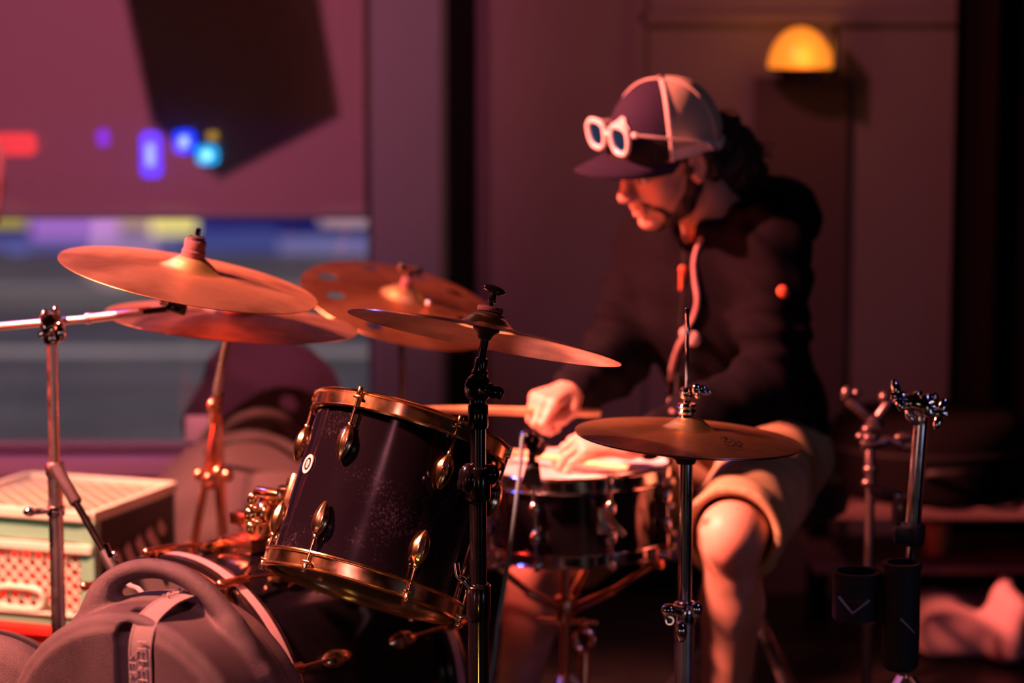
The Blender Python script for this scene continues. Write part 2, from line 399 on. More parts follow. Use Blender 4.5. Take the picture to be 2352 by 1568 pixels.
sbox('wall_front', (XL, YB - 0.1, 0), (XR, YB, ZC), 'dark_wall')
xw = PY(856, 700, WY).x                          # right edge of the window opening
zs = PY(400, 1042, WY).z                         # sill height
x1 = PY(1030, 500, WY - 0.06).x; x2 = PY(1093, 500, WY - 0.10).x
# back wall: pier below the window, above it, left of it and the stretch right of it
b = MB()
b.box(((XL + xw) / 2, WY + 0.09, zs / 2), (xw - XL, 0.18, zs))
b.box(((XL + xw) / 2, WY + 0.09, (ZC + 3.0) / 2), (xw - XL, 0.18, ZC - 3.0))
b.box(((x1 + XR) / 2, WY + 0.09, ZC / 2), (XR - x1, 0.18, ZC))
tag(b.build('wall_back', MAT['wall_paint'], None, False), kind='structure')
sbox('trim_1', (xw, WY - 0.06, 0), (x1 + 0.02, WY + 0.18, ZC), 'pillar_paint', bev=0.004)
sbox('trim_2', (x1, WY - 0.12, 0), (x2, WY + 0.0, ZC), 'black_frame', bev=0.004)
sbox('trim_3', (XL, WY - 0.10, zs - 0.045), (xw, WY + 0.10, zs), 'sill_paint', bev=0.006)
# window: frame, glass, and the blind over its upper part
wn = empty('window_1', (-1.8, WY + 0.1, zs), None, None); tag(wn, kind='structure')
b = MB()
for a, c, sx, sz in ((xw - 0.012, 1.0, 0.024, 5.2), (-1.75, 1.0, 0.04, 5.2), (XL + 0.03, 1.0, 0.06, 5.2)):
    b.box((a, WY + 0.12, (zs + 3.0) / 2), (sx * .5, 0.03, 3.0 - zs))
b.box(((XL + xw) / 2, WY + 0.12, zs + 0.004), (xw - XL, 0.03, 0.010)); b.box(((XL + xw) / 2, WY + 0.12, 2.985), (xw - XL, 0.04, 0.03))
b.build('window_frame', MAT['sill_paint'], wn, False)
gm = bpy.data.materials.new('window_glass'); gm.use_nodes = True; nt = gm.node_tree; nt.nodes.clear()
o_ = nt.nodes.new('ShaderNodeOutputMaterial'); mx = nt.nodes.new('ShaderNodeMixShader'); tr = nt.nodes.new('ShaderNodeBsdfTransparent'); gl = nt.nodes.new('ShaderNodeBsdfGlossy'); fr = nt.nodes.new('ShaderNodeFresnel')
gl.inputs['Roughness'].default_value = 0.02; fr.inputs[0].default_value = 1.5; nt.links.new(fr.outputs[0], mx.inputs[0]); nt.links.new(tr.outputs[0], mx.inputs[1]); nt.links.new(gl.outputs[0], mx.inputs[2]); nt.links.new(mx.outputs[0], o_.inputs[0])
b = MB(); b.box(((XL + xw) / 2, WY + 0.12, (zs + 3.0) / 2), (xw - XL - 0.02, 0.006, 3.0 - zs - 0.02)); b.build('window_pane', gm, wn, False)
# roller blind of mesh cloth: part of the light outside comes through its weave
zb = PY(400, 494, WY - 0.01).z
bm_ = mat('blind_mesh', (0.30, 0.26, 0.27), 0.8, bump=0.25, bscale=900); nt = bm_.node_tree
mx = nt.nodes.new('ShaderNodeMixShader'); tr = nt.nodes.new('ShaderNodeBsdfTransparent'); mx.inputs[0].default_value = 0.22
out = nt.nodes['Material Output']; nt.links.new(nt.nodes['Principled BSDF'].outputs[0], mx.inputs[1]); nt.links.new(tr.outputs[0], mx.inputs[2]); nt.links.new(mx.outputs[0], out.inputs[0])
bl = empty('roller_blind', (-1.8, WY - 0.01, 3.0), 'wide mesh roller blind pulled halfway down over the street window', 'blind')
b = MB(); b.box(((XL + xw) / 2, WY - 0.012, (zb + 3.0) / 2), (xw - XL, 0.002, 3.0 - zb)); b.build('blind_cloth', bm_, bl, False)
b = MB(); b.cylb((XL, WY - 0.012, zb), (xw - 0.002, WY - 0.012, zb), 0.009, n=12); b.build('hem_bar', MAT['pillar_paint'], bl)
b = MB(); b.cylb((XL, WY - 0.03, 3.03), (xw - 0.002, WY - 0.03, 3.03), 0.03, n=16); b.build('roller_tube', MAT['black_frame'], bl)
# coloured lamps in the window behind the blind
def window_light(px, py, wpx, hpx, col, s, label, core=None, cat='lamp'):
    c = PY(px, py, WY + 0.055); r = 6.2 / FPX
    t = empty('window_lamp', c, label, cat, None)
    b = MB(); M = Matrix(((1, 0, 0), (0, 0, 1), (0, -1, 0))).transposed()
    b.box(c, (wpx * r, 0.02, hpx * r), bev=min(wpx, hpx) * r * 0.28); b.build('glowing_tube', glow('lamp_glow', col, s), t)
    if core:
        b = MB(); b.box(c - Vector((0, 0.012, 0)), (wpx * r * 0.42, 0.01, hpx * r * 0.5), bev=min(wpx, hpx) * r * 0.18); b.build('bright_core', glow('core_glow', core, s), t)
    b = MB(); b.box(c + Vector((0, 0.016, 0)), (wpx * r * 0.8, 0.012, hpx * r * 0.8), bev=0.003); b.build('backplate', MAT['black_frame'], t)
window_light(28, 331, 110, 50, (1.0, 0.02, 0.01), 16, 'long red light at the left edge, shining through the blind')
window_light(237, 316, 30, 40, (0.12, 0.0, 1.0), 14, 'small violet light shining through the blind, between the red and blue ones')
window_light(347, 355, 48, 105, (0.0, 0.02, 1.0), 30, 'tall deep blue light shining through the blind, biggest of the blue ones', (.18, .32, 1))
window_light(424, 325, 52, 55, (0.0, 0.03, 1.0), 30, 'round pale blue light behind the blind, right of the tall blue one', (.35, .45, 1))
window_light(476, 356, 52, 46, (0.0, 0.32, 0.8), 26, 'cyan light behind the blind, rightmost and lowest of the window lights', (.35, 1, .9))
window_light(488, 312, 26, 20, (0.9, 0.5, 0.04), 9, 'small amber light just above the cyan one behind the blind')
# loudspeaker hung from the ceiling, out of the frame: its shadow is the dark shape on the blind
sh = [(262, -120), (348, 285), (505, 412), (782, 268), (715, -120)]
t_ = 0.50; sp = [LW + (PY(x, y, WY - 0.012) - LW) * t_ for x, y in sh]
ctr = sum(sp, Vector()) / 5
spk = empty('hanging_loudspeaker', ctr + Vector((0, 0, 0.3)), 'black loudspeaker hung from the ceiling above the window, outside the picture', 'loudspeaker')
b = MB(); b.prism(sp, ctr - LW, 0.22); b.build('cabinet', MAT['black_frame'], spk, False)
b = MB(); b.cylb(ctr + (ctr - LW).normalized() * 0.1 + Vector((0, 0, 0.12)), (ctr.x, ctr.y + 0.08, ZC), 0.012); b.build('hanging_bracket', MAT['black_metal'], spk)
# door, wall panels and dark curtain on the right
def wallbox(name, px0, px1, py0, py1, th, mt, kind='structure'):
    a = PY(px0, py0, WY - th); c = PY(px1, py1, WY - th)
    return a, c
a = PY(1736, 178, WY - 0.03); c = PY(1952, 178, WY - 0.03)
dr = empty('door_1', ((a.x + c.x) / 2, WY - 0.02, 0), None, None); tag(dr, kind='structure')
mat('door_paint', (0.09, 0.06, 0.065), 0.7)
b = MB(); b.box(((a.x + c.x) / 2, WY - 0.015, a.z / 2), (c.x - a.x, 0.03, a.z), bev=0.003); b.build('door_leaf', MAT['door_paint'], dr, False)
b = MB(); b.cylb((a.x + 0.03, WY - 0.03, 0.7), (a.x + 0.03, WY - 0.07, 0.7), 0.01); b.cylb((a.x + 0.03, WY - 0.065, 0.7), (a.x + 0.09, WY - 0.065, 0.7), 0.008); b.build('door_handle', MAT['worn_chrome'], dr)
d0 = PY(1470, 45, WY).x; d1 = PY(2210, 45, WY).x; dz = PY(1500, 42, WY).z
sbox('trim_4', (d0, WY - 0.02, dz - 0.012), (d1, WY, dz + 0.012), 'wall_paint')
sbox('trim_5', (d0 - 0.01, WY - 0.02, 0), (d0 + 0.012, WY, ZC), 'wall_paint')
sbox('baseboard_back', (x2, WY - 0.02, 0), (XR, WY, 0.09), 'black_frame')
mat('curtain_cloth', (0.012, 0.009, 0.010), 0.95, spec=0.05)
b = MB(); xs = PY(2195, 500, WY - 0.2).x; pts = []
N = 120
for i in range(N + 1):
    x = xs + (XR - 0.05 - xs) * i / N; y = WY - 0.16 + 0.035 * math.sin(i * 0.9) + 0.012 * math.sin(i * 2.3)
    pts.append((x, y))
fr_ = [[b.bm.verts.new((x, y + dy, z)) for x, y in pts] for dy, z in ((0, 0.02), (0, 3.5), (0.01, 3.5), (0.01, 0.02))]
for k in range(4):
    for i in range(N): b.face([fr_[k][i], fr_[k][i + 1], fr_[(k + 1) % 4][i + 1], fr_[(k + 1) % 4][i]])
tag(b.build('curtain', MAT['curtain_cloth']), 'black floor-length curtain hanging at the right edge behind the stands', 'curtain')
# wall sconce
sc = PY(1838, 160, WY - 0.09); rs = 6.15 / FPX
t = empty('wall_sconce', sc, 'glowing orange dome lamp on the wall above the door', 'wall lamp')
b = MB()
prof = [(0.080 * math.cos(q), 0.105 * math.sin(q)) for q in [math.pi / 2 * i / 10 for i in range(11)]]
prof[-1] = (0, 0.105); b.lathe(sc, (0, 0, 1), [(0, 0.0)] + prof, 32)
b.build('lamp_shade', glow('sconce_glow', (1.0, 0.26, 0.02), 1.05, (0.5, 0.2, 0.05)), t)
b = MB(); b.lathe(sc - Vector((0, 0, 0.012)), (0, 0, 1), [(0, 0), (0.04, 0), (0.085, 0.012), (0.086, 0.016), (0, 0.016)], 32)
b.box(sc + Vector((0.02, 0.055, -0.01)), (0.06, 0.07, 0.03), bev=0.005); b.build('wall_bracket', MAT['black_metal'], t)
b = MB(); b.box(sc + Vector((0.079, -0.02, 0.045)), (0.012, 0.09, 0.12), bev=0.003); b.build('side_shield', MAT['black_metal'], t)
lamp('sconce_bulb', 'POINT', sc + Vector((0.0, -0.12, 0.05)), sc, (1.0, 0.30, 0.05), 0.9, 0.05)
# ---------------------------------------------------------------- the street outside
mat('asphalt', (0.10, 0.10, 0.10), 0.8, var=0.3, vscale=1.5)
mat('pavement', (0.22, 0.22, 0.19), 0.8, var=0.2, vscale=2)
mat('kerb_stone', (0.42, 0.42, 0.36), 0.8)
mat('blue_paint', (0.035, 0.045, 0.42), 0.5, var=0.3, vscale=1)
tag(MB().box((-2, 9.6, -0.06), (16, 6.6, 0.1)).build('road', MAT['asphalt'], None, False), kind='structure')
tag(MB().box((-2, 14.9, -0.02), (16, 4.0, 0.14)).build('pavement', MAT['pavement'], None, False), kind='structure')
tag(MB().box((-2, 12.85, 0.0), (16, 0.22, 0.18)).build('kerb', MAT['kerb_stone'], None, False), kind='structure')
tag(MB().box((-2, 10.9, -0.005), (16, 0.25, 0.012)).build('road_line', MAT['kerb_stone'], None, False), kind='structure')
sh_ = empty('shop_front', (-3, 15, 0), 'blurred blue band and lit patches across the street, built as a made-up shop front', 'building')
MB().box((-3, 15.6, 0.45), (12, 0.3, 0.9)).build('base_wall', MAT['blue_paint'], sh_, False)
MB().box((-3, 15.75, 2.6), (12, 0.3, 3.4)).build('upper_wall', MAT['dark_wall'], sh_, False)
def shop_patch(px0, px1, py0, py1, col, s, nm='lit_patch'):
    a = PY(px0, py0, 15.4); c = PY(px1, py1, 15.4)
    MB().box(((a.x + c.x) / 2, 15.42, (a.z + c.z) / 2), (c.x - a.x, 0.05, a.z - c.z), bev=0.01).build(nm, glow('shop_glow', col, s), sh_)  # glowing patches made up for blurred lights of unknown source
shop_patch(-80, 60, 470, 520, (0.75, 0.55, 0.12), 0.7); shop_patch(70, 270, 490, 555, (0.40, 0.16, 0.62), 0.9)
shop_patch(270, 340, 480, 520, (0.5, 0.35, 0.25), 0.6); shop_patch(345, 450, 480, 540, (0.85, 0.70, 0.22), 1.0)
shop_patch(640, 850, 545, 610, (0.28, 0.26, 0.62), 0.55); shop_patch(735, 850, 478, 515, (0.75, 0.45, 0.5), 0.8); shop_patch(450, 640, 530, 620, (0.10, 0.12, 0.5), 0.45)
shop_patch(20, 60, 565, 625, (0.15, 0.22, 0.8), 0.6); shop_patch(-60, 420, 545, 575, (0.2, 0.18, 0.6), 0.5)
# ------------------------------------------------------------------ cymbals
def cymbal_mesh(c, n, R, bell_r=None, bell_h=None, bow=None, th=0.0016, seg=128):
    bell_r = bell_r or R * 0.24; bell_h = bell_h or R * 0.10; bow = bow or R * 0.085
    top = []
    for i in range(25):
        t = i / 24; r = 0.006 + (R - 0.006) * t
        z = bow * (1 - (r / R) ** 1.7)
        if r < bell_r: z += bell_h * (0.5 + 0.5 * math.cos(math.pi * (r / bell_r) ** 1.6)) 
        top.append((r, z))
    # measured from the rim plane: c is the middle of the rim circle
    prof = [(r, z) for r, z in top] + [(R + 0.0004, -th * .5)] + [(r, z - th) for r, z in reversed(top)]
    b = MB(); b.lathe(c, n, prof, seg, closed=True); return b, bow + bell_h

def make_cymbal(c, n, R, label, col, rough, grime, name='crash_cymbal', holes=None, logo=True, cat='cymbal'):
    c = Vector(c); m = cymbal_mat(name + '_bronze', col, rough, c, n, grime, R * 0.24)
    t = empty(name, c, label, cat)
    b, H = cymbal_mesh(c, n, R)
    o = b.build('bronze_disc', m, t, True, 30)
    if holes:
        cut = []
        for ang, rr, hr in holes:
            u, v, w_ = basis(n); q = c + (u * math.cos(ang) + v * math.sin(ang)) * rr
            cb = MB(); cb.cyl(q - w_ * 0.05, q + w_ * 0.08, hr, n=28); cut.append(cb.build('x', None))
        boolean_cut(o, cut); o.data.polygons.foreach_set('use_smooth', [True] * len(o.data.polygons)); o.data.set_sharp_from_angle(angle=math.radians(30))
    return t, H

C1c, C1n, C1R = P(434, 640, 3.97), view_normal(434, 640, 10.5, 0.185), 0.2145
C2c, C2n, C2R = P(532, 737, 4.22), view_normal(532, 737, 4.6, 0.150), 0.2200
C3c, C3n, C3R = P(922, 698, 4.72), view_normal(922, 698, 14.5, 0.36), 0.2020
C4c, C4n, C4R = P(1113, 776, 3.56), view_normal(1113, 776, 11.05, 0.075, False), 0.2050
HHc, HHn, HHR = P(1581, 1003, 3.86), view_normal(1581, 1003, 4.6, 0.165), 0.1810
orange = (0.98, 0.58, 0.32)
make_cymbal(C1c, C1n, C1R, 'large copper-toned crash cymbal at upper left, topmost, held by the chrome boom arm', orange, 0.40, 0.30)
make_cymbal(C2c, C2n, C2R, 'crash cymbal directly under the topmost one, half in its shadow', orange, 0.34, 0.35)
hl = []
u, v, n_ = basis(C3n)
for px, py, hr in ((752, 641, 0.020), (770, 686, 0.018), (1062, 674, 0.019), (852, 760, 0.018), (840, 606, 0.019), (985, 618, 0.019), (1068, 745, 0.019)):
    r = ray(px, py); q = Vector((0, 0, CAM_Z)); tt = (C3c - q).dot(n_) / r.dot(n_); q = q + r * tt - C3c
    hl.append((math.atan2(q.dot(v), q.dot(u)), min(q.length, C3R * .8), hr))
make_cymbal(C3c, C3n, C3R, 'crash cymbal pierced with round holes, tilted between the window and the drummer', (0.85, 0.42, 0.20), 0.36, 0.35, 'holed_crash_cymbal', hl)
make_cymbal(C4c, C4n, C4R, 'sharp thin crash cymbal on the black stand, seen edge-on in front of all others', (0.88, 0.50, 0.30), 0.16, 0.30)

def topper(c, n, H, felt_r, felt_h, rod_h, parent, metal='black_metal', wing=True, sleeve='black_rubber'):
    """felt washer and wing nut over a cymbal; c rim centre"""
    u, v, n = basis(n); q = c + n * (H + 0.001)
    b = MB(); b.lathe(q, n, [(0.004, 0), (felt_r * .95, 0), (felt_r, felt_h * .3), (felt_r, felt_h * .75), (felt_r * .93, felt_h), (0.004, felt_h)], 28, closed=True); b.build('felt_washer', MAT['felt'], parent)
    b = MB(); b.cyl(c - n * 0.03, q + n * (felt_h + rod_h), 0.0032, n=12); b.build('tilter_rod', MAT[metal], parent)
    return q + n * felt_h
def wingnut(q, n, dirv, parent, s=1.0, metal='black_metal', name='wing_nut'):
    u, v, n = basis(n, dirv)
    b = MB(); b.cylb(q, q + n * 0.016 * s, 0.0062 * s, 0.005 * s, n=14)
    M = Matrix((u, v, n)).transposed()
    for sg in (-1, 1):
        b.ell(q + u * sg * 0.0125 * s + n * 0.016 * s, 0.011 * s, 0.0035 * s, 0.0085 * s, M, 14, 8)
    return b.build(name, MAT[metal], parent)

# ------------------------------------------------------------------ black stand in front
def H_of(R): return R * 0.185
t = empty('black_cymbal_stand', (P(1090, 1300, 3.6).x, 3.6, 0), 'straight black cymbal stand in front of the tom, carrying the sharp crash cymbal', 'cymbal stand')
u4, v4, n4 = basis(C4n)
q = topper(C4c, C4n, H_of(C4R), 0.0195, 0.0075, 0.020, t)
topn = (P(1135, 655, 3.56) - P(1122, 725, 3.56)).normalized()
b = MB(); b.cylb(q + n4 * 0.006, q + n4 * 0.024, 0.0062, 0.0050, n=14); wd_ = (RIGHT - UP * .30).normalized(); wc_ = q + n4 * 0.026
b.ell(wc_, 0.0175, 0.0062, 0.0068, Matrix((wd_, wd_.cross(n4).normalized() * -1, n4)).transposed(), 18, 10); b.beam(wc_ - wd_ * 0.008, wc_ + wd_ * 0.013 - n4 * 0.002, 0.009, 0.012, bev=0.003); b.build('wing_nut', MAT['black_metal'], t)
b = MB(); b.lathe(q - n4 * 0.0125, n4, [(0, -0.006), (0.022, -0.004), (0.024, 0), (0.018, 0.004), (0, 0.005)], 28); b.build('washer_cup', MAT['black_rubber'], t)
pA = C4c + n4 * 0.012; pj = P(1098, 885, 3.58)
b = MB(); b.lathe(C4c + n4 * 0.018, -n4, [(0.004, 0), (0.019, 0.0), (0.020, 0.006), (0.012, 0.013), (0.009, 0.02), (0, 0.02)], 24); b.build('cymbal_seat', MAT['black_rubber'], t)
b = MB(); pm = pA.lerp(pj, 0.5)
b.cylb(pA - n4 * 0.0, pm, 0.0065, n=16); b.cylb(pm, pj, 0.0098, n=18); b.cylb(pm.lerp(pj, .42), pm.lerp(pj, .72), 0.0125, n=18); b.build('tilter_arm', MAT['black_metal'], t)
xs_ = pj.x; ys_ = pj.y
def vs(py, px=None):                                  # a point of the stand's upright at picture height py
    r = ray(1093, py); return Vector((xs_ + 0.0, ys_, CAM_Z + r.z * (ys_ / r.y)))
b = MB(); b.ell(pj + Vector((0, 0, -0.004)), 0.0205, 0.015, 0.023); b.cylb(pj - FWD * 0.018, pj + FWD * 0.018, 0.019, n=24); b.build('ratchet_joint', MAT['black_metal'], t)
wb = P(1122, 893, 3.56)
b = MB(); b.cylb(P(1108, 890, 3.565), P(1130, 896, 3.56), 0.010, n=16); b.ell(P(1136, 900, 3.56), 0.014, 0.006, 0.010, nu=14, nv=8)
b.beam(P(1132, 893, 3.56), P(1153, 912, 3.56), 0.012, 0.007, bev=0.002); b.build('ratchet_wing', MAT['black_metal'], t)
b = MB(); b.cylb(vs(905), vs(935), 0.0125, n=20); b.cylb(vs(925), vs(985), 0.0150, n=20); b.cyl(vs(980), vs(1080), 0.0115, n=20); b.build('upper_tube', MAT['black_metal'], t)
b = MB(); b.cylb(vs(1070), vs(1150), 0.0190, n=24); b.ell(vs(1098) + Vector((-0.014, -0.005, 0)), 0.016, 0.016, 0.024); b.ell(vs(1095) + Vector((0.018, 0.0, 0.004)), 0.014, 0.010, 0.016)
b.cylb(vs(1110) + Vector((-0.03, -0.01, 0)), vs(1110), 0.008, n=14); b.build('height_clamp', MAT['black_metal'], t)
b = MB(); b.cyl(vs(1145), vs(1345), 0.0130, n=20); b.build('middle_tube', MAT['black_metal'], t)
b = MB(); b.cylb(vs(1338), vs(1425), 0.0185, n=24); b.build('lower_collar', MAT['black_metal'], t)
b = MB(); b.tube(spline([vs(1345) + Vector((-0.012, -0.01, 0)), vs(1330) + Vector((-0.022, -0.01, 0.002)), vs(1322) + Vector((-0.030, -0.008, 0.002)), vs(1300) + Vector((-0.033, -0.005, 0.006))], 5), 0.0045, 10)
b.ell(vs(1345), 0.0195, 0.0195, 0.004); b.build('collar_clamp', MAT['chrome'], t)
b = MB(); b.cyl(vs(1420), Vector((xs_, ys_, 0.10)), 0.0160, n=20); b.build('lower_tube', MAT['black_metal'], t)
for k in range(3):
    a_ = 0.5 + k * 2.094; d = Vector((math.cos(a_), math.sin(a_), 0)); o0 = Vector((xs_, ys_, 0.30))
    b = MB(); b.beam(o0 + d * 0.02, o0 + d * 0.27 + Vector((0, 0, -0.285)), 0.008, 0.018, bev=0.002); lg = b.build('leg', MAT['black_metal'], t)
    b = MB(); b.ell(o0 + d * 0.275 + Vector((0, 0, -0.285)), 0.014); b.build('rubber_foot', MAT['black_rubber'], lg)

# ------------------------------------------------------------------ main tom
Tn = view_normal(888, 1165, 16.9, 0.135, False)
Tc = P(888, 1165, 3.80)                              # middle of the shell
TH, TR = 0.262, 0.150                                # shell height, radius
uT, vT, n = basis(Tn)
rT = ray(888, 1165).normalized(); mj = (RIGHT * math.cos(math.radians(16.9)) - UP * math.sin(math.radians(16.9))); mj = (mj - Tn * mj.dot(Tn)).normalized()
toward = Tn.cross(mj); toward = -toward if toward.dot(rT) > 0 else toward     # side that faces the lens
def tdir(deg): a = math.radians(deg); return mj * math.sin(a) + toward * math.cos(a)
t = empty('rack_tom', Tc - Tn * TH / 2, 'glossy black tom with gold hoops and lugs, tilted in front of the drummer', 'tom drum')
tm = mat('tom_lacquer', (0.005, 0.004, 0.006), 0.08, 0.0, coat=0.6, rvar=0.04, vscale=9)
# dust and scuffs on the lacquer
nt = tm.node_tree; bs = nt.nodes['Principled BSDF']; tc_ = nt.nodes.new('ShaderNodeTexCoord')
d1 = nt.nodes.new('ShaderNodeTexNoise'); d1.inputs['Scale'].default_value = 240; d1.inputs['Detail'].default_value = 4; nt.links.new(tc_.outputs['Object'], d1.inputs['Vector'])
d2 = nt.nodes.new('ShaderNodeTexNoise'); d2.inputs['Scale'].default_value = 14; d2.inputs['Detail'].default_value = 4; nt.links.new(tc_.outputs['Object'], d2.inputs['Vector'])
pr = nt.nodes.new('ShaderNodeMath'); pr.operation = 'MULTIPLY'; nt.links.new(d1.outputs['Fac'], pr.inputs[0]); nt.links.new(d2.outputs['Fac'], pr.inputs[1])
rp = nt.nodes.new('ShaderNodeValToRGB'); rp.color_ramp.elements[0].position = 0.31; rp.color_ramp.elements[1].position = 0.46
rp.color_ramp.elements[0].color = (0.007, 0.005, 0.009, 1); rp.color_ramp.elements[1].color = (0.04, 0.03, 0.04, 1); nt.links.new(pr.outputs[0], rp.inputs['Fac']); nt.links.new(rp.outputs['Color'], bs.inputs['Base Color'])
b = MB(); b.lathe(Tc, Tn, [(TR - 0.006, -TH / 2), (TR, -TH / 2 + 0.001), (TR, TH / 2 - 0.001), (TR - 0.006, TH / 2)], 96, closed=True); b.build('shell', tm, t)
def hoop(c, n, R, h, th, name, mt, parent, up=1):
    """flanged metal hoop; up=1: flange at the free edge above the head"""
    pr_ = [(R, -h * .5), (R + 0.0070, -h * .5), (R + 0.0078, -h * .42), (R + 0.0065, -h * .36), (R + 0.0025, -h * .32), (R + 0.0025, h * .30), (R + 0.0060, h * .36), (R + 0.0075, h * .44), (R + 0.0060, h * .5), (R - 0.002, h * .5), (R - 0.0010, h * .44), (R, h * .3)]
    b = MB(); b.lathe(c, n * up, pr_, 96, closed=True); return b.build(name, mt, parent, True, 50)
hT = Tc + Tn * (TH / 2 - 0.002); hB = Tc - Tn * (TH / 2 - 0.002)
hoop(hT, Tn, TR + 0.004, 0.030, 0.002, 'top_hoop', MAT['gold'], t); hoop(hB, Tn, TR + 0.004, 0.030, 0.002, 'bottom_hoop', MAT['gold'], t, -1)
b = MB(); b.lathe(Tc + Tn * (TH / 2 + 0.004), Tn, [(0, 0), (TR + 0.001, 0), (TR + 0.002, -0.004), (TR, -0.006), (0, -0.003)], 64); b.build('top_head', MAT['drum_head'], t)
b = MB(); b.lathe(Tc - Tn * (TH / 2 + 0.004), -Tn, [(0, 0), (TR + 0.001, 0), (TR + 0.002, -0.004), (TR, -0.006), (0, -0.003)], 64); b.build('bottom_head', MAT['clear_head'], t)
def lug(c, n, rad, R, z, up, s=1.0, mt='gold', rod_to=None, parent=None, name='lug', wz=0.034):
    """bullet lug on a shell: z height of its centre, up=+1 rod runs towards +n"""
    M = Matrix((n.cross(rad), n, rad)).transposed()
    q = c + n * z + rad * (R + 0.009 * s)
    b = MB(); rows = []
    L = wz * s
    prof = []
    for i in range(15):                               # tapered ribbed bullet, fat near the rod end
        tt = i / 14; zz = -L + 2 * L * tt; r = 0.0150 * s * math.sin(math.pi * min(max(tt * 0.94 + 0.03, 0), 1)) ** 0.62 * (0.80 + 0.28 * tt)
        prof.append((max(r, 0.0004), zz * up))
    uu, vv, ww = basis(n, rad); pv = None
    for r, zz in prof:
        ring = [b.bm.verts.new(q + n * zz + uu * (r * (1 + 0.05 * math.cos(8 * a)) * 0.85 * math.cos(a)) + vv * (r * (1 + 0.05 * math.cos(8 * a)) * math.sin(a))) for a in [2 * math.pi * i / 32 for i in range(32)]]
        if pv: b.bridge(pv, ring)
        else: b.face(list(reversed(ring)))
        pv = ring
    b.face(pv)
    b.box(c + n * z + rad * (R + 0.002), (0.012 * s, 0.030 * s, 0.008), M, 0.002)
    o = b.build(name, MAT[mt], parent)
    if rod_to is not None:
        b = MB(); a0 = c + n * (z + up * L * .9) + rad * (R + 0.009 * s); a1 = c + n * rod_to + rad * (R + 0.0105 * s)
        b.cyl(a0, a1, 0.0030 * s, n=12); b.cylb(a0, a0 + n * up * 0.008, 0.0052 * s, n=12); b.cylb(a1 - n * up * 0.004, a1 + n * up * 0.009, 0.0052 * s, n=10)
        b.box(a1 - n * up * 0.007 - rad * 0.004 * s, (0.016 * s, 0.004, 0.018 * s), M, 0.0015)
        b.build('tension_rod', MAT[mt], o)
    return o
for k in range(6):
    rad = tdir(-33 + 60 * k)
    lug(Tc, Tn, rad, TR, TH / 2 - 0.073, 1, 0.92, 'gold', TH / 2 + 0.008, t, 'lug', 0.030)
    lug(Tc, Tn, rad, TR, -TH / 2 + 0.068, -1, 0.92, 'gold', -TH / 2 - 0.008, t, 'lug', 0.030)
rad = tdir(-62); qb = Tc + Tn * 0.020 + rad * (TR + 0.0008); M = Matrix((Tn.cross(rad), Tn, rad)).transposed()
b = MB(); b.lathe(qb, rad, [(0.0105, 0), (0.0105, 0.0014), (0.0155, 0.0014), (0.0155, 0)], 40, closed=True); bd = b.build('badge_ring', MAT['white_badge'], t)
b = MB(); b.lathe(qb, rad, [(0, 0.0), (0.0100, 0.0), (0.0100, 0.0008), (0, 0.0008)], 32); b.build('badge_disc', MAT['black_metal'], bd)
b = MB(); h_ = Tn.cross(rad)
b.tube([qb + rad * 0.0012 + h_ * (0.005 * math.cos(a)) * .75 + Tn * 0.0062 * math.sin(a) for a in [i * 2 * math.pi / 20 for i in range(20)]], 0.0011, 6, True)
b.cyl(qb + rad * 0.0012 + h_ * 0.001 - Tn * 0.006, qb + rad * 0.0012 + h_ * 0.001 + Tn * 0.006, 0.0012, n=6); b.build('badge_mark', MAT['white_badge'], bd)
# ------------------------------------------------------------------ bass drum
Ba = Vector((0.64, 0.768, 0)).normalized(); Bs = Vector((Ba.y, -Ba.x, 0)); BR = 0.272
Bf = Vector((-0.555, 3.92, 0.287)); BL = 0.41; Bb = Bf + Ba * BL
t = empty('bass_drum', (Bf + Ba * BL / 2) * 1, 'black bass drum lying behind the round case, with copper-coloured hoop rims', 'bass drum')
t.location.z = 0
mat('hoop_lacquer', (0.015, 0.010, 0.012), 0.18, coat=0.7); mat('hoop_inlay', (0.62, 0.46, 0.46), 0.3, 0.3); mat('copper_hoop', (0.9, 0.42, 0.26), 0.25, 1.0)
b = MB(); b.lathe(Bf, Ba, [(BR - 0.012, 0.03), (BR - 0.006, 0.025), (BR - 0.006, BL - 0.025), (BR - 0.012, BL - 0.03)], 128, closed=True); b.build('shell', MAT['lacquer'], t)
for nm, c0, sg in (('front_hoop', Bf, 1), ('batter_hoop', Bb, -1)):
    b = MB(); b.lathe(c0, Ba * sg, [(BR - 0.002, -0.006), (BR + 0.009, -0.006), (BR + 0.010, -0.003), (BR + 0.010, 0.029), (BR + 0.009, 0.032), (BR - 0.002, 0.032)], 128, closed=True); hp = b.build(nm, MAT['hoop_lacquer'], t, True, 50)
    b = MB(); b.lathe(c0, Ba * sg, [(BR + 0.0098, 0.006), (BR + 0.0108, 0.006), (BR + 0.0108, 0.023), (BR + 0.0098, 0.023)], 128, closed=True); b.build('inlay_band', MAT['hoop_inlay'], hp, True, 50)
    b = MB(); b.lathe(c0, Ba * sg, [(BR - 0.016, -0.004), (BR - 0.002, -0.008), (BR - 0.002, 0.002), (BR - 0.016, 0.0)], 128, closed=True); b.build('head_rim', MAT['copper_hoop'], hp, True, 50)
b = MB(); b.lathe(Bf + Ba * 0.002, Ba, [(0, 0), (BR - 0.003, 0.0), (BR - 0.003, 0.002), (0, 0.002)], 96); b.build('front_head', MAT['clear_head'], t)
b = MB(); b.lathe(Bb - Ba * 0.004, Ba, [(0, 0), (BR - 0.003, 0.0), (BR - 0.003, 0.002), (0, 0.002)], 96); b.build('batter_head', MAT['clear_head'], t)
Zv = Vector((0, 0, 1))
